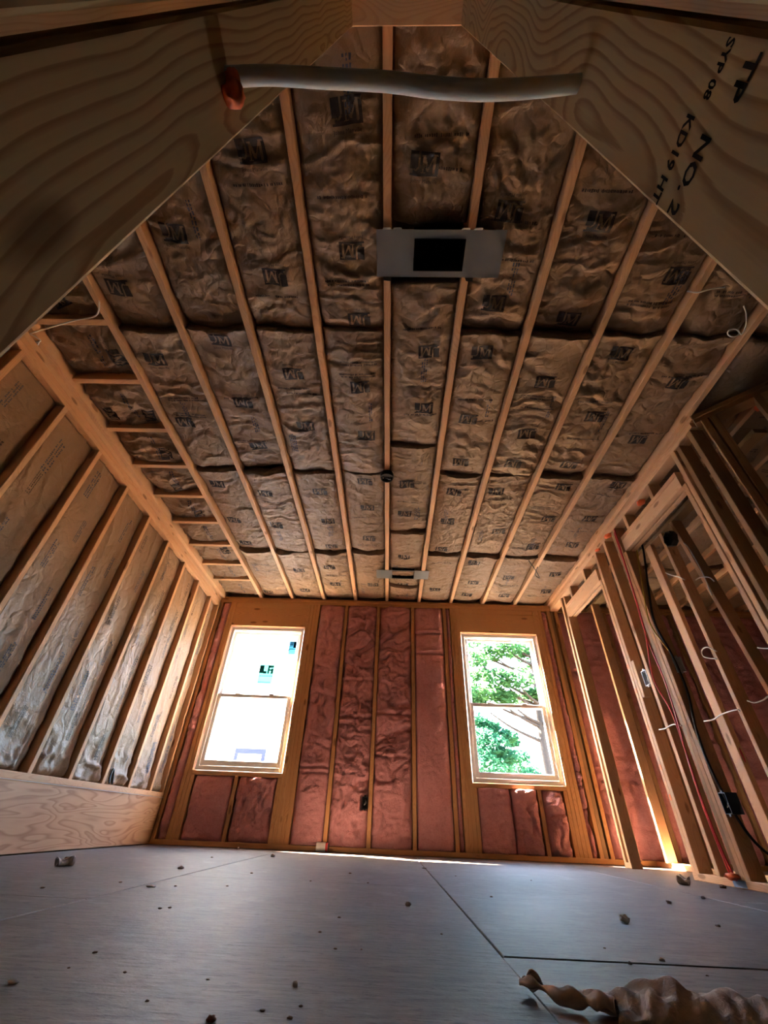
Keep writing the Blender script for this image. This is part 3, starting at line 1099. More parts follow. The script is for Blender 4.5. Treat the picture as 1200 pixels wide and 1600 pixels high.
def rstud(y0, z0=T, z1=ZP, x0=xa, mat='pine'):
    return lum(wr, 'stud', x0, x0+.089, y0, y0+T, z0, z1, mat, ax='Z', jit=.0012)


rstud(4.398, T, HB-.001)           # jack, far side of the far opening
rstud(4.4375, x0=xa+.022)          # set-back filler
rstud(4.477)
rstud(3.511, T, HB-.001)
rstud(3.470)
rstud(3.262)
rstud(3.006, T, HB-.001)
rstud(3.046)
rstud(3.086, x0=xa+.004, mat='brownwood')
rstud(2.124, T, HB-.001)
rstud(2.080)
rstud(2.030, x0=xa+.01, mat='brownwood')
rstud(1.885, mat='brownwood')
for y, sx in ((2.05, 0), (2.62, .01)):
    pass
# blue print bands on the partition's bottom plate
for y0, y1 in ((3.055, 3.165), (2.77, 2.87), (2.45, 2.56)):
    lum(wr, 'plate_print', xa-.0006, xa+.0002, y0, y1, .003, T-.003, 'tag_blue', ax='Y', c=.0001)
# second framed wall behind the openings, ending near the far wall
lum(wr, 'closet_stud', 2.470, 2.559, 4.618, 4.656, T, ZP, 'pine', ax='Z')
lum(wr, 'closet_stud', 2.50, 2.538, 3.297, 3.386, T, ZP, 'pine', ax='Z')
lum(wr, 'closet_stud', 2.50, 2.589, 3.102, 3.140, T, ZP, 'pine', ax='Z')
stick(wr, 'leaning_stud', (2.535, 2.72, T), (2.535, 2.935, ZP), (0, 1, 0), T, .089, 'pine')
lum(wr, 'closet_stud', 2.50, 2.589, 3.78, 3.818, T, ZP, 'brownwood', ax='Z')
lum(wr, 'closet_stud', 2.50, 2.589, 4.19, 4.228, T, ZP, 'brownwood', ax='Z')
lum(wr, 'closet_plate', 2.50, 2.589, 1.9, D-.003, 0, T-.001, 'pine', ax='Y')
lum(wr, 'closet_plate', 2.50, 2.589, 1.9, D-.003, ZP+.001, ZP+T, 'brownwood', ax='Y')
lum(wr, 'backing_block', xa+.001, xa+.05, 3.432, 3.469, 1.08, 1.36, 'pine', ax='Z')

# angled wall going off from the partition's near end
wa = struct(empty('wall_angled', (2.06, 1.86, 0)), 'dark angled stud wall at the partition corner')
ad = Vector((.73, -.68, 0)).normalized()
an = Vector((-ad.y, ad.x, 0))
A0 = Vector((2.075, 1.845, 0))


def ap(s_, z, off=0.0):
    return A0+ad*s_+an*off+Vector((0, 0, z))


stick(wa, 'top_plate', ap(0, H-.057+T/2), ap(1.6, H-.057+T/2), an, .089, T-.001, 'brownwood')
stick(wa, 'top_plate', ap(.0, H-.057-T/2), ap(1.6, H-.057-T/2), an, .089, T-.001, 'brownwood')
stick(wa, 'bottom_plate', ap(.05, T/2), ap(1.6, T/2), an, .089, T, 'brownwood')
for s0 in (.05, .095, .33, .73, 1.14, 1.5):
    stick(wa, 'stud', ap(s0, T), ap(s0, ZP), ad, T, .089, 'brownwood')

# ---- the wall bay the camera looks out of
wn_near = struct(empty('wall_near', (.07, .06, 0)), 'near stud wall with wide-grained boards')
NF, NB = .108, .019
for c_ in (-.136, .277):
    lum(wn_near, 'stud', c_-T/2, c_+T/2, NB, NF, T, ZP, 'near', ax='Z')
    lum(wn_near, 'back_stud', c_-T/2+.001, c_+T/2-.001, -.078, .011, T, ZP, 'near', ax='Z')
for c_ in (-.542, -.949, -1.355, -1.76, .683, 1.09, 1.496, 1.903):
    lum(wn_near, 'stud', c_-T/2, c_+T/2, NB, NF, T, ZP, 'pine', ax='Z')
lum(wn_near, 'top_plate', XL, XR+.2, NB, NF, ZP, ZP+T, 'pine', ax='X')
lum(wn_near, 'top_plate', XL, XR+.2, NB, NF, ZP+T+.001, H-.001, 'pine', ax='X')
lum(wn_near, 'top_plate', XL, XR+.2, -.078, .011, ZP, ZP+T, 'pine', ax='X')
lum(wn_near, 'bottom_plate', XL, -.118, NB, NF, .0, T, 'pine', ax='X')
lum(wn_near, 'bottom_plate', .259, XR+.2, NB, NF, .0, T, 'pine', ax='X')

# lumber stamp on the right-hand board: reads across the width, upside down
FX = .277-T/2-.0006


def stamp(txt, yc, zc, w_, hgt=1.0):
    vs_, fs = text_mesh(txt, .028)
    P = [(FX, yc+v_[0]*w_, zc-v_[1]*w_*hgt) for v_ in vs_]
    return link('grade_stamp', from_arrays('grade_stamp', [(p[0]-wn_near.location.x, p[1]-wn_near.location.y, p[2]) for p in P], fs), 'stamp', wn_near)


stamp('TP', .036, .556, .020, 1.0)
stamp('NO. 2', .083, .566, .042, 1.1)
stamp('SYP 08', .036, .587, .026, 1.3)
stamp('KD19 HT', .081, .596, .048, 1.3)

# outer shell
struct(link('wall_right_outer', boxes_mesh('wall_right_outer', [(XO, XO+.1, YB, D+.102, -.06, 2.76)]), 'drywall'))
struct(link('wall_back', boxes_mesh('wall_back', [(-2.4, XO+.1, YB-.1, YB, -.06, 2.76)]), 'drywall'))
eave = struct(link('roof_overhang', boxes_mesh('roof_overhang', [(-3.2, XO+.6, D+.104, D+.37, 2.60, 2.76)]), 'soffit'))

# ================================================================== OUTSIDE
GZ = -3.0
struct(link('ground_outside', boxes_mesh('ground_outside', [(-60, 70, D+.2, 9.0, GZ-.2, GZ)]), 'dirt'), 'unseen bare ground outside, pale to bounce sunlight indoors')  # unseen ground, added pale so sun bounces up onto the ceiling
struct(link('ground_dark_far', boxes_mesh('ground_dark_far', [(-60, 70, 9.0, 90, GZ-.2, GZ)]), 'ground_dark'), 'unseen brown ground farther out, dark to cut bounce light')  # unseen, added in a dark tone so less light bounces onto the near ceiling
# neighbouring house in white house wrap
nh = tag(empty('neighbor_house', (-6.0, 10.0, GZ)), 'white wrapped neighbouring house seen through the window beside the kraft wall', 'house')


def nb(nm, bs, mat, par=nh, bev=0):
    L = nh.location
    o = link(nm, boxes_mesh(nm, [(a-L.x, b-L.x, c_-L.y, d_-L.y, e-L.z, f-L.z) for a, b, c_, d_, e, f in bs]), mat, par)
    return o


HX0, HX1, HYF = -12.0, -.9, 10.0
nb('wrapped_wall', [(HX0, HX1, HYF, HYF+7, GZ, 6.4)], 'wrap')
nb('wrap_seam', [(HX0, HX1+.002, HYF-.004, HYF-.0005, z, z+.012) for z in (-.6, 2.15, 4.9)], 'wrap_print')
nb('eave_board', [(HX0-.4, HX1+.4, HYF-.5, HYF+7.5, 6.4, 6.6)], 'wrap')
for k, (wx, wz) in enumerate(((-2.87, .36), (-6.2, .36), (-9.4, .36))):
    f_ = nb('window_tape', [(wx-.33, wx-.25, HYF-.012, HYF-.001, wz-.1, wz+1.05), (wx+.25, wx+.33, HYF-.012, HYF-.001, wz-.1, wz+1.05), (wx-.25, wx+.25, HYF-.012, HYF-.001, wz+.95, wz+1.05),
                            (wx-.25, wx+.25, HYF-.012, HYF-.001, wz-.1, wz)], 'tape_blue')
    nb('window_pane', [(wx-.25, wx+.25, HYF-.02, HYF-.014, wz, wz+.95)], 'pane_far', f_)
for wx in (-4.35, -3.55, -2.75, -1.95):
    for wz in (1.25, 2.75):
        nb('wrap_mark', [(wx, wx+.035, HYF-.003, HYF-.001, wz, wz+.16), (wx+.09, wx+.125, HYF-.003, HYF-.001, wz, wz+.16), (wx, wx+.125, HYF-.003, HYF-.001, wz-.03, wz)], 'wrap_print')


def leaf_cloud(name, parent, clusters, n, size, mat, rg):
    vs_, fs = [], []
    for (cx, cy_, cz, r_) in clusters:
        for _ in range(n):
            while True:
                p = Vector((rg.uniform(-1, 1), rg.uniform(-1, 1), rg.uniform(-1, 1)))
                if p.length < 1:
                    break
            c_ = Vector((cx, cy_, cz))+Vector((p.x*r_*1.25, p.y*r_, p.z*r_*.62))
            a = Vector((rg.gauss(0, 1), rg.gauss(0, 1), rg.gauss(0, .5))).normalized()
            b = a.cross(Vector((rg.gauss(0, 1), rg.gauss(0, 1), rg.gauss(0, 1)))).normalized()
            l_ = size*rg.uniform(.6, 1.3)
            k = len(vs_)
            vs_ += [c_-a*l_, c_+b*l_*.42, c_+a*l_, c_-b*l_*.42]
            fs.append((k, k+1, k+2, k+3))
    L = parent.location
    return link(name, from_arrays(name, [v_-L for v_ in vs_], fs), mat, parent)


def tree(name, label, base, h_, r0, clusters, n, size, mat, sd, lean=(0, 0)):
    rg = random.Random(sd)
    e = tag(empty(name, base), label, 'tree', 'trees outside the window')
    B = Vector(base)
    top = Vector((lean[0], lean[1], h_))
    tr_ = [top*(i/6)+Vector((rg.uniform(-.06, .06), rg.uniform(-.06, .06), 0))*(i > 0) for i in range(7)]
    tube('trunk', tr_, lambda u: r0*(1-.75*u), 'bark', e, sides=8, n=4)
    for (cx, cy_, cz, r_) in clusters:
        end = Vector((cx, cy_, cz))-B
        hgt = max(.4, end.z-abs(end.x-lean[0]*end.z/h_)*.55)
        st = top*(min(hgt, h_*.95)/h_)
        md = (st+end)/2+Vector((0, 0, -.06*(end-st).length))
        tube('branch', [st, md, end], lambda u: r0*.36*(1-.8*u), 'bark', e, sides=5, n=4)
    fo = leaf_cloud('foliage', e, clusters, n, size, mat, rg)
    fo['kind'] = 'stuff'
    return e


def far(px, py, Y):
    """a point at distance Y beyond the window along the line of sight"""
    d_ = fw+r2*((px-600)/F_PX)+u2*((800-py)/F_PX)
    tt = (Y-CAM.y)/d_.y
    return CAM+d_*tt


def cl(lst, Y, jit, rg):
    out_ = []
    for px, py, r_ in lst:
        p = far(px, py, Y+rg.uniform(-jit, jit))
        out_.append((p.x, p.y, p.z, r_))
    return out_


rg = random.Random(3)
tb = far(845, 1137, 14.0)
tree('broadleaf_tree', 'tall green tree with spreading branches outside the window by the partition', (tb.x, 14.0, GZ), 11.0, .17,
     cl([(742, 1030, .42), (765, 1022, .40), (790, 1012, .5), (815, 1020, .45), (750, 1055, .35), (778, 1058, .42), (805, 1062, .45), (828, 1045, .5), (765, 1082, .40),
         (788, 1090, .35), (812, 1092, .42), (835, 1085, .3), (738, 1078, .4), (742, 1095, .3), (846, 1020, .5), (870, 1060, .6), (880, 1000, .7), (800, 985, .6), (760, 990, .6),
         (850, 960, .8), (720, 1000, .6), (880, 1110, .35)], 14.0, .9, rg), 330, .09, 'leaf_a', 5, (.1, 0))
tb = far(750, 1190, 19.0)
tree('bushy_tree', 'bushy blue-green tree low in the window by the partition', (tb.x, 19.0, GZ), 5.6, .14,
     cl([(742, 1125, .5), (750, 1150, .6), (742, 1180, .7), (758, 1200, .7), (765, 1135, .4), (770, 1165, .6), (775, 1195, .6), (790, 1150, .45), (785, 1180, .5), (750, 1225, .9), (720, 1160, .8)], 19.0, 1.0, rg),
     420, .11, 'leaf_b', 6)
tb = far(812, 1195, 25.0)
tree('young_tree', 'small rounded tree in the lower middle of the window by the partition', (tb.x, 25.0, GZ), 5.2, .10,
     cl([(800, 1160, .35), (808, 1180, .55), (818, 1198, .6), (800, 1205, .6), (828, 1212, .5), (812, 1225, .8), (795, 1185, .5)], 25.0, .8, rg), 380, .11, 'leaf_b', 8)
tb = far(852, 1190, 29.0)
tree('slender_tree', 'slender pale tree low at the partition side of the window', (tb.x, 29.0, GZ), 9.0, .10,
     cl([(842, 1135, .4), (852, 1155, .5), (846, 1180, .5), (858, 1195, .5), (850, 1205, .6)], 29.0, .5, rg), 60, .11, 'leaf_a', 9)

# ================================================================== THINGS


def rbox(o, w_=.003, seg_=2):
    b = o.modifiers.new('bevel', 'BEVEL')
    b.width = w_
    b.segments = seg_
    return o


def part_boxes(nm, bs, mat, par):
    L = par.location
    return link(nm, boxes_mesh(nm, [(a-L.x, b-L.x, c_-L.y, d_-L.y, e-L.z, f-L.z) for a, b, c_, d_, e, f in bs]), mat, par)


# ---- sheet-metal supply boots in the ceiling
def boot(label, x0, x1, y0, y1, hx0, hx1, hy0, hy1, z=H):
    e = tag(empty('ceiling_duct_boot', ((x0+x1)/2, (y0+y1)/2, z)), label, 'duct boot', 'sheet-metal duct boots on the ceiling')
    zt = z-.0005
    pl = part_boxes('face_plate', [(x0, hx0, y0, y1, zt-.0025, zt), (hx1, x1, y0, y1, zt-.0025, zt), (hx0, hx1, y0, hy0, zt-.0025, zt), (hx0, hx1, hy1, y1, zt-.0025, zt)], 'metal', e)
    part_boxes('collar', [(hx0-.001, hx0, hy0, hy1, zt-.006, zt+.15), (hx1, hx1+.001, hy0, hy1, zt-.006, zt+.15), (hx0, hx1, hy0-.001, hy0, zt-.006, zt+.15), (hx0, hx1, hy1, hy1+.001, zt-.006, zt+.15),
                          (hx0, hx1, hy0, hy1, zt+.15, zt+.152)], 'duct', e)
    return e, pl


def bent_tabs(e, spots, z=H):
    for (x, y, sy) in spots:
        L = e.location
        link('bent_tab', from_arrays('bent_tab', [(x-.022-L.x, y-L.y, z-.004-L.z), (x+.022-L.x, y-L.y, z-.004-L.z), (x+.018-L.x, y+sy*.014-L.y, z-.020-L.z), (x-.016-L.x, y+sy*.012-L.y, z-.017-L.z),
             (x-.022-L.x, y+.001-L.y, z-.001-L.z), (x+.022-L.x, y+.001-L.y, z-.001-L.z)], [(0, 1, 2, 3), (1, 0, 4, 5), (3, 2, 5, 4)]), 'metal', e)


x0, y0 = cpt(588, 358, H)
x1, _ = cpt(793, 360, H)
_, y1 = cpt(590, 432, H)
hx0, hy0 = cpt(648, 373, H)
hx1, hy1 = cpt(727, 423, H)
hx1 = S-T/2-.003
b1, _p = boot('large sheet-metal duct boot with a square black opening between two joists', x0, x1, y0, y1, hx0, hx1, hy0, hy1)
bent_tabs(b1, [(0, y0, -1), (.05, y0, -1), (S-.03, y0, -1), (S+.03, y0, -1), (0, y1, 1), (S+.02, y1, 1)])
x0, y0 = cpt(588, 890, H)
x1, _ = cpt(671, 890, H)
_, y1 = cpt(630, 904, H)
hx0, _ = cpt(613, 896, H)
hx1, _ = cpt(647, 896, H)
hx0, hx1 = max(hx0, T/2+.003), min(hx1, S-T/2-.003)
b2, _p = boot('small sheet-metal duct boot near the far wall between its windows', x0, x1, y0, y1, hx0, hx1, y0+.012, y1-.012)

# ---- black round fixture box on the middle joist
lx, ly_ = cpt(605, 741, H)
e = tag(empty('ceiling_box', (0, ly_, H)), 'round black electrical box clamped on the middle ceiling joist', 'electrical box')


def disc_mesh(nm, r_, z0, z1, n=20, hole=0.0, zin=0.0):
    vs_, fs = [], []
    prof = [(r_*.96, z1), (r_, z1-.004 if z1 > z0 else z1+.004), (r_, z0+.004 if z1 > z0 else z0-.004), (r_*.95, z0), (hole, z0)]
    if zin:
        prof += [(hole*.95, zin), (0.001, zin)]
    for rr_, zz_ in prof:
        for k in range(n):
            th = 2*math.pi*k/n
            vs_.append((rr_*math.cos(th), rr_*math.sin(th), zz_))
    for i in range(len(prof)-1):
        for k in range(n):
            k2 = (k+1) % n
            fs.append((i*n+k, i*n+k2, (i+1)*n+k2, (i+1)*n+k))
    fs.append(tuple(range(n)))
    if zin:
        fs.append(tuple((len(prof)-1)*n+k for k in range(n-1, -1, -1)))
    return from_arrays(nm, vs_, fs, False)


link('box_body', disc_mesh('box_body', .055, -.045, -.001, hole=.046, zin=-.012), 'black', e)
for sx in (-1, 1):
    o = link('box_screw', disc_mesh('box_screw', .006, -.052, -.040, 8, hole=.002), 'metal', e)
    o.location = (sx*.03, .01*sx, 0)
tube('wire_tail', [(0, 0, -.03), (.012, .01, -.05), (.02, -.01, -.062), (-.01, -.012, -.055)], .0025, 'metal', e, sides=6, n=5)


def rp(px, py, X):
    d_ = fw+r2*((px-600)/F_PX)+u2*((800-py)/F_PX)
    tt = (X-CAM.x)/d_.x
    return CAM+d_*tt


def zp(px, py, z):
    d_ = fw+r2*((px-600)/F_PX)+u2*((800-py)/F_PX)
    tt = (z-CAM.z)/d_.z
    return CAM+d_*tt


def yp(px, py, Y):
    d_ = fw+r2*((px-600)/F_PX)+u2*((800-py)/F_PX)
    return CAM+d_*((Y-CAM.y)/d_.y)


# ---- wall boxes
def elec_box(label, loc, face, w_, h_, d_, mat, group=None, wire=None):
    """open-fronted switch box; face = unit vector the opening looks along"""
    e = tag(empty('wall_box', loc), label, 'electrical box', group)
    f_ = Vector(face)
    side = Vector((0, 0, 1)).cross(f_).normalized()
    upv = Vector((0, 0, 1))
    t_ = .004

    def bxo(nm, parts, mt):
        vs_, fs = [], []
        for a0, a1, b0, b1, c0, c1 in parts:
            n = len(vs_)
            for (a, b, c_) in ((a0, b0, c0), (a1, b0, c0), (a1, b1, c0), (a0, b1, c0), (a0, b0, c1), (a1, b0, c1), (a1, b1, c1), (a0, b1, c1)):
                vs_.append(side*a+upv*b+f_*c_)
            fs += [tuple(n+i for i in q_) for q_ in ((3, 2, 1, 0), (4, 5, 6, 7), (0, 1, 5, 4), (1, 2, 6, 5), (2, 3, 7, 6), (3, 0, 4, 7))]
        return link(nm, from_arrays(nm, vs_, fs), mt, e)
    w2_, h2_ = w_/2, h_/2
    bxo('box_shell', [(-w2_, -w2_+t_, -h2_, h2_, -d_, 0), (w2_-t_, w2_, -h2_, h2_, -d_, 0), (-w2_+t_, w2_-t_, h2_-t_, h2_, -d_, 0), (-w2_+t_, w2_-t_, -h2_, -h2_+t_, -d_, 0),
                      (-w2_+t_, w2_-t_, -h2_+t_, h2_-t_, -d_, -d_+t_)], mat)
    bxo('mounting_ear', [(-.008, .008, h2_-.001, h2_+.012, -.006, -.002)], mat)
    bxo('mounting_ear', [(-.008, .008, -h2_-.012, -h2_+.001, -.006, -.002)], mat)
    tube('wire_tail', [side*.0+f_*(-d_*.8)+upv*(h2_*.5), side*.012+f_*(-d_*.3), side*-.008+f_*(-.01)+upv*(-h2_*.4), f_*-.02+upv*(h2_*.3)+side*.01], .002, wire or 'cable_white', e, sides=5, n=5)
    return e


elec_box('black outlet box on the middle pink-insulated stud of the far wall', (-.152, D-.034, .378), (0, -1, 0), .055, .098, .05, 'black')
elec_box('blue switch box low on the doorway stud of the open partition', (xa-.002, 2.972, .385), (-1, 0, 0), .060, .105, .07, 'box_blue')
elec_box('grey outlet box mid-height between the partition studs beside the orange-marked stud', (xa+.006, 3.352, 1.20), (-1, 0, 0), .065, .110, .05, 'box_steel')
elec_box('pale box deep in the partition beside the black cable', yp(1061, 1038, 2.975), (-.5, -.86, 0), .055, .10, .025, 'box_steel')
e = tag(empty('junction_box', rp(1053, 842, 2.50)), 'dark octagonal junction box high in the partition doorway', 'electrical box')
o = link('box_body', disc_mesh('box_body', .07, -.05, 0, 8, hole=.060, zin=-.008), 'black', e)
o.rotation_euler = (0, math.radians(90), 0)
o = link('box_cover', disc_mesh('box_cover', .062, .0005, .004, 8, hole=.01), 'box_grey', e)
o.rotation_euler = (0, math.radians(90), 0)

# ---- cables
def cable(name, label, pts, r_, mat, **kw):
    return tag(tube(name, pts, r_, mat, **kw), label, 'cable')


cable('sagging_cable', 'thick pale cable strung across the near stud bay', [(-.150, .0625, .806), (-.120, .0632, .826), (-.078, .0645, .850), (-.022, .0655, .839), (.049, .0675, .831), (.0985, .069, .807), (.150, .0705, .803), (.206, .072, .830), (.258, .0735, .868), (.285, .074, .885)],
      .0085, 'cable_grey', sides=12, n=8, flat=.75)
fm = []
for k in range(14):
    fm.append((-.116+.002+.014*abs(math.sin(k*1.3))*(k/14), .068+.010*math.cos(k*2.1), .800+.028*(k/13)))
e = tag(empty('fire_foam_blob', (-.116, .07, .812)), 'glossy orange foam blob under the cable on the near stud', 'foam')


def blob(nm, r_, sd, mat, par, sx=1, sy=1, sz=1, amp=.3, nu_=16, nv_=10, fr_=2.2):
    vs_, fs = [], []
    for j in range(nv_+1):
        ph = math.pi*j/nv_
        for i in range(nu_):
            th = 2*math.pi*i/nu_
            d_ = Vector((math.sin(ph)*math.cos(th), math.sin(ph)*math.sin(th), math.cos(ph)))
            k = 1+amp*2*(float(fbm(np.array([d_.x*fr_+sd*3.1+d_.z*1.7]), np.array([d_.y*fr_+d_.z*2.3+sd]), sd, 3)[0])-.5)
            vs_.append((d_.x*r_*sx*k, d_.y*r_*sy*k, d_.z*r_*sz*k))
    for j in range(nv_):
        for i in range(nu_):
            i2 = (i+1) % nu_
            fs.append((j*nu_+i, (j+1)*nu_+i, (j+1)*nu_+i2, j*nu_+i2))
    return link(nm, from_arrays(nm, vs_, fs, True), mat, par)


o = blob('foam_bead', .011, 3, 'foam', e, 1.0, 1.0, 1.5, .35)
o.location = (.007, .004, -.002)
o = blob('foam_bead', .008, 9, 'foam', e, 1.0, 1.2, 1.2, .35)
o.location = (.005, -.004, .013)

cable('red_cable', 'pair of red cables running down the partition doorway stud', [(2.05, 3.04, 2.40), (2.04, 3.03, 2.34), (2.035, 3.06, 1.90), (2.03, 3.10, 1.48), (2.035, 3.21, 1.16), (2.03, 3.13, .92), (2.035, 3.135, .70), (2.03, 3.14, .40), (2.035, 3.13, .16), (2.05, 3.12, .03)],
      .006, 'cable_red', sides=7, n=8)
cable('red_cable', 'thinner dark red cable looping beside the red pair', [(2.06, 3.07, 2.40), (2.045, 3.06, 2.30), (2.045, 3.08, 1.90), (2.04, 3.12, 1.45), (2.03, 3.08, 1.12), (2.03, 3.10, .85), (2.04, 3.155, .60), (2.035, 3.16, .35), (2.045, 3.15, .03)],
      .0045, 'cable_red', sides=6, n=8)
cable('black_cable', 'thick black cable curving down behind the partition', [(2.16, 2.93, 2.44)]+[yp(a_, b_, 2.985) for a_, b_ in ((1003, 850), (1012, 910), (1022, 970), (1048, 1020), (1072, 1075), (1088, 1140), (1110, 1200), (1150, 1275), (1195, 1330))]+[(2.42, 2.98, .02)],
      .008, 'cable_black', sides=7, n=8)
cable('yellow_cable', 'yellow cable hanging behind the black cable in the partition', [(2.14, 2.95, 2.44)]+[yp(a_, b_, 2.99) for a_, b_ in ((993, 850), (1003, 910), (1014, 970), (1036, 1005), (1050, 1022), (1054, 1030))], .005, 'cable_yellow', sides=6, n=8)


WH = [('white wire tail poking out at mid height left of the red cables', [(1030, 1140), (1040, 1138), (1052, 1132), (1065, 1134)], 2.05),
      ('long white wire crossing two partition studs below the wire loop', [(1100, 1127), (1115, 1124), (1128, 1116), (1150, 1109), (1156, 1111)], 2.485),
      ('white wire loop sticking out of a partition stud', [(1120, 1030), (1100, 1026), (1097, 1016), (1105, 1011), (1120, 1018)], 2.485),
      ('short white wire tail near the junction box', [(1040, 895), (1050, 899), (1062, 902), (1070, 906)], 2.485),
      ('curved white wire beside the twisted stud', [(1087, 906), (1095, 902), (1108, 902), (1116, 908)], 2.485),
      ('white wire bending out near the frame edge of the partition', [(1168, 1095), (1180, 1098), (1192, 1094), (1200, 1088), (1215, 1080)], 2.485),
      ('straight white wire end high at the frame edge', [(1184, 1012), (1195, 1013), (1210, 1013)], 2.10),
      ('pale cable running from the junction box down the twisted stud', [(1068, 848), (1076, 856), (1090, 880), (1100, 900), (1112, 930)], 2.485)]
for lab, pts, X in WH:
    cable('white_wire', lab, [rp(a, b, X) for a, b in pts], .0048, 'cable_white', sides=6, n=6)
# ring of wire and its tail at the left edge of the ceiling
ring = [zp(40+21*math.cos(a), 534+12*math.sin(a), H-.02) for a in [i*math.pi/6 for i in range(13)]]
cable('white_wire', 'white wire ring hanging where the left wall meets the ceiling', ring+[zp(20, 540, H-.02), zp(14, 548, H-.02)], .004, 'cable_white', sides=6, n=5)
cable('white_wire', 'white wire dangling from the first joist beside the blocking', [zp(155, 470, H-.01), zp(154, 486, H-.01), zp(146, 495, H-.01), zp(120, 500, H-.015), zp(90, 508, H-.015), zp(45, 522, H-.02)], .0042, 'cable_white', sides=6, n=6)
cable('white_wire', 'white wire crossing the last joists near the right board', [zp(1074, 455, H-.01), zp(1090, 457, H-.015), (zp(1110, 452, H-.01)), zp(1132, 449, H-.005)], .0042, 'cable_white', sides=6, n=6)
coil = []
for i in range(30):
    a = i*math.pi/5
    coil.append(zp(1146+9*math.cos(a), 520+6*math.sin(a), H-.015-.001*i*.3))
coil += [zp(1158, 523, H-.02), zp(1165, 510, H-.02), zp(1166, 490, H-.01), zp(1162, 478, H)]
cable('white_wire', 'coil of white wire against the last joist near the right board', coil, .0036, 'cable_white', sides=6, n=3)
cable('dark_strap', 'short black cord at the foot of a kraft batt on the ledge', [(XL+.006, 3.845, .40), (XL-.01, 3.85, .45), (XL-.02, 3.88, .50), (XL-.015, 3.90, .46), (XL-.005, 3.91, .40)], .006, 'cable_black', sides=6, n=6)
tw = zp(833, 888, H)
cable('dark_wire', 'dark wire knotted on a joist above the right window', [zp(826, 876, H), zp(832, 884, H-.02), zp(838, 893, H-.02), zp(843, 903, H-.02), zp(836, 898, H-.025), zp(840, 886, H-.02)], .004, 'cable_black', sides=5, n=5)

# orange foam around cable holes in the partition's top and bottom plates
FO = [('orange foam at the top plate over the orange-marked stud', (2.045, 3.40, ZP-.012), .022), ('orange foam at the top plate beside the red cables', (2.045, 3.15, ZP-.012), .030),
      ('orange foam ring round the black cable top', (2.15, 2.93, ZP-.015), .024), ('orange foam above the near door header', (2.10, 2.66, ZP-.012), .03),
      ('orange foam round the red cables on the bottom plate', (2.04, 3.13, T+.012), .034), ('orange foam smear on the dark angled wall', (2.36, 1.66, ZP-.02), .03)]
for i, (lab, p, r_) in enumerate(FO):
    o = tag(blob('fire_foam', r_, 20+i, 'foam', None, 1.0, 1.3, .5, .45), lab, 'foam', 'orange fire-stop foam on the partition')
    o.location = p
# orange paint marks on the doubled stud
for z in (1.32, 1.13, .86, .60, .42):
    lum(wr, 'paint_mark', xa-.0008, xa+.0002, 3.512+random.uniform(0, .008), 3.530+random.uniform(.0, .015), z, z+.035, 'orange_paint', ax='Z', c=.0001)
tag(blob('red_wire_nub', .01, 77, 'cable_red', None, .6, .6, 4.0, .2), 'bright red wire end deep in the partition near the frame edge', 'cable').location = rp(1160, 1180, 2.3)

# ---- litter on the floor
def curl(label, px, py, L_, r_, mat, ang, name='paper_curl', turn=1.4):
    p = zp(px, py, 0)
    vs_, fs = [], []
    nu_, nv_ = 14, 10
    for i in range(nu_+1):
        for j in range(nv_+1):
            u, v_ = i/nu_, j/nv_
            th = (u-.5)*turn*math.pi
            rr_ = r_*(1+.25*math.sin(5*v_+px)+.15*math.sin(9*u+py))
            vs_.append(((v_-.5)*L_+.1*L_*math.sin(4*u), rr_*math.sin(th), rr_*(1-math.cos(th))+.002))
    for i in range(nu_):
        for j in range(nv_):
            k = i*(nv_+1)+j
            fs.append((k, k+1, k+nv_+2, k+nv_+1))
    o = tag(link(name, from_arrays(name, vs_, fs, True), mat), label, 'scrap')
    so = o.modifiers.new('solidify', 'SOLIDIFY')
    so.thickness = .002
    o.location = p
    o.location.z = .001
    o.rotation_euler = (0, 0, ang)
    return o


def scrap(label, px, py, r_, mat, flat=.5, name='debris_scrap', group=None):
    p = zp(px, py, 0)
    o = tag(blob(name, r_*.6, int(px) % 97+3, mat, None, 1.0, random.uniform(.6, 1.2), flat, .55, 12, 8, 3.2), label, 'scrap', group)
    o.location = (p.x, p.y, r_*flat*.36)
    return o


curl('curled tan paper tube lying by the plywood skirt', 97, 1354, .075, .016, 'paper', .9, turn=2.3)
scrap('dark tip of torn paper beside the curled paper tube', 103, 1346, .03, 'chip', .7)
curl('pinkish-brown paper curl on the floor before the doubled stud', 1071, 1383, .055, .020, 'paper', 2.2)
scrap('dark brown lump beside the partition plate', 1130, 1388, .026, 'chip', .6)
scrap('pale fluffy tuft below the brown paper curl', 1099, 1405, .016, 'wool_pale', .7)
scrap('pale grey tuft with a dark side right of the long floor seam', 1046, 1412, .018, 'wool_pale', .6)
curl('small pink paper curl in the middle of the right floor', 978, 1442, .026, .008, 'paper', 1.9)
scrap('white tuft in front of the left window sunlight patch', 426, 1339, .024, 'wool_pale', .9)
scrap('grey tuft lying on the chalk line', 282, 1358, .026, 'wool_pale', .5)
scrap('white crumb against the far wall plate', 372, 1327, .020, 'wool_pale', .8)
scrap('flat dark chip on the chalk line', 236, 1386, .030, 'wool_pale', .2)
scrap('pale peanut-shaped tuft close to the lens on the left floor', 461, 1542, .008, 'wool_pale', .9)
scrap('reddish bark chip at the bottom edge of the photo', 329, 1596, .010, 'chip_red', .6)
scrap('small white tuft on the middle floor beside a grey stain', 638, 1416, .016, 'wool_pale', .8)
scrap('white fluff at the far left of the floor', 20, 1537, .012, 'wool_pale', .4)
scrap('tiny white fluff caught on the open floor gap', 1035, 1502, .010, 'wool_pale', .6)
scrap('second tiny white fluff lying on the open floor gap', 985, 1507, .008, 'wool_pale', .6)
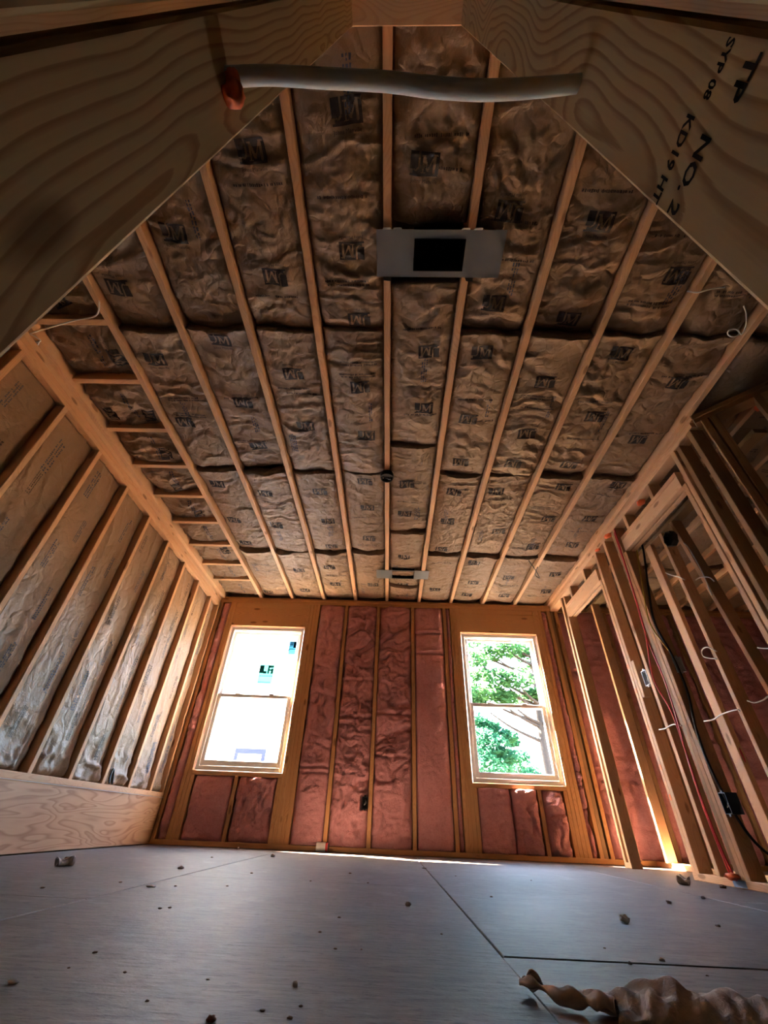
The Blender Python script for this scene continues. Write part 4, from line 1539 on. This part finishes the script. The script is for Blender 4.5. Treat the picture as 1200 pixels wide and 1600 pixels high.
scrap('pale tuft right of the small pink curl', 1122, 1448, .012, 'wool_pale', .5)
MARKS = [('curled tan paper tube', 97, 1354), ('pinkish-brown paper curl', 1071, 1383), ('pale fluffy tuft', 1099, 1405), ('small pink paper curl', 978, 1442), ('grey chalk-line tuft', 282, 1358),
         ('peanut-shaped tuft', 461, 1542), ('reddish bark chip', 329, 1596), ('stain-side white tuft', 638, 1416), ('white fluff near the plywood', 20, 1537), ('open floor gap', 1000, 1508),
         ('crumpled torn facing', 950, 1570), ('white and red can', 510, 1327), ('strip of sunlight', 470, 1334), ('flat pale chip', 236, 1386), ('long floor seam', 720, 1420)]
used_marks = set()


def chip_label(px, py):
    p = zp(px, py, 0)
    best = None
    for nm, mx_, my_ in MARKS:
        m_ = zp(mx_, my_, 0)
        d_ = p-m_
        if abs(d_.x) > abs(d_.y):
            w_ = 'plywood side' if d_.x < 0 else 'partition side'
        else:
            w_ = 'window side' if d_.y > 0 else 'lens side'
        if (nm, w_) not in used_marks and (best is None or d_.length < best[0]):
            best = (d_.length, nm, w_)
    used_marks.add(best[1:])
    return 'small dark wood chip on the %s of the %s' % (best[2], best[1])


for (px, py) in [(188, 1379), (66, 1388), (274, 1385), (331, 1340), (393, 1365), (355, 1385), (530, 1434), (547, 1365), (485, 1377), (148, 1489), (107, 1513), (195, 1520), (325, 1531), (410, 1580), (453, 1592),
                 (524, 1483), (565, 1484), (265, 1419), (250, 1420), (690, 1460), (768, 1402), (945, 1482), (1105, 1525), (830, 1376), (712, 1369), (470, 1573), (575, 1380), (230, 1565), (500, 1457)]:
    scrap(chip_label(px, py), px, py, random.uniform(.0035, .007)*(1+max(0, 1440-py)/80), 'chip', .4, 'wood_chip', 'small wood chips scattered on the subfloor')
scrap('short dark splinter on the long floor seam near the far wall', 663, 1357, .03, 'chip', .15)

# white can with a red end lying on the far wall's plate
e = tag(empty('paint_can', (-.52, D-.035, .0)), 'white and red can lying against the far wall plate', 'can')
for nm, a, b, mt in (('can_body', -.055, .03, 'can_white'), ('can_band', .030, .050, 'can_red'), ('can_lid', .050, .056, 'metal')):
    o = link(nm, disc_mesh(nm, .034 if nm != 'can_lid' else .031, a, b, 18, hole=.002), mt, e)
    o.rotation_euler = (0, math.radians(90), 0)
    o.location = (0, 0, .036)

# torn, crumpled facing in the near right corner
e = tag(empty('torn_paper', (.47, .95, 0)), 'crumpled torn insulation facing in the near corner of the floor', 'torn paper')


def crumple(nm, rowf, n, mcols, mat):
    vs_, fs = [], []
    for i in range(n+1):
        for j in range(mcols+1):
            vs_.append(rowf(i/n, j/mcols)-Vector((.47, .95, 0)))
    for i in range(n):
        for j in range(mcols):
            k = i*(mcols+1)+j
            fs.append((k, k+1, k+mcols+2, k+mcols+1))
    o = link(nm, from_arrays(nm, vs_, fs, True), mat, e)
    so = o.modifiers.new('solidify', 'SOLIDIFY')
    so.thickness = .0018
    return o


def strip(u, v_):
    base = [Vector((.300, 1.035, .012)), Vector((.318, 1.005, .014)), Vector((.345, .975, .011)), Vector((.375, .955, .012)), Vector((.395, .943, .012)), Vector((.415, .935, .010))]
    s_ = u*(len(base)-1)
    i = min(int(s_), len(base)-2)
    p = base[i].lerp(base[i+1], s_-i)
    w_ = .006+.008*u+.004*math.sin(17*u)
    th = (v_-.5)*math.pi*1.35+math.sin(9*u)*.5
    return p+Vector((math.sin(th)*w_*.6, math.sin(th)*w_, math.cos(th)*w_*.75+.002*math.sin(30*u+8*v_)))


def hump(u, v_):
    x = .40+.26*u
    crest = .025*math.exp(-((u-.36)/.16)**2)+.013*math.exp(-((u-.75)/.2)**2)+.004
    y = .90+.14*v_
    prof = math.sin(math.pi*min(1, max(0, v_*1.05)))**.7
    fold = .006*math.sin(26*u+7*v_)*prof+.004*math.sin(47*u-9*v_)*prof+.004*float(fbm(np.array([u*9]), np.array([v_*9]), 5, 3)[0])
    return Vector((x+.02*math.sin(4*v_), y+.012*math.sin(9*u), max(.0015, crest*prof+fold)))


crumple('torn_strip', strip, 40, 12, 'wool_pale')
crumple('crumpled_sheet', hump, 56, 28, 'paper')
crumple('torn_flap', lambda u, v_: Vector((.305+.022*u+.004*math.sin(6*v_), 1.03-.02*u, .014+.016*math.sin(math.pi*u)*(1-v_)+.006*v_)), 8, 6, 'paper')
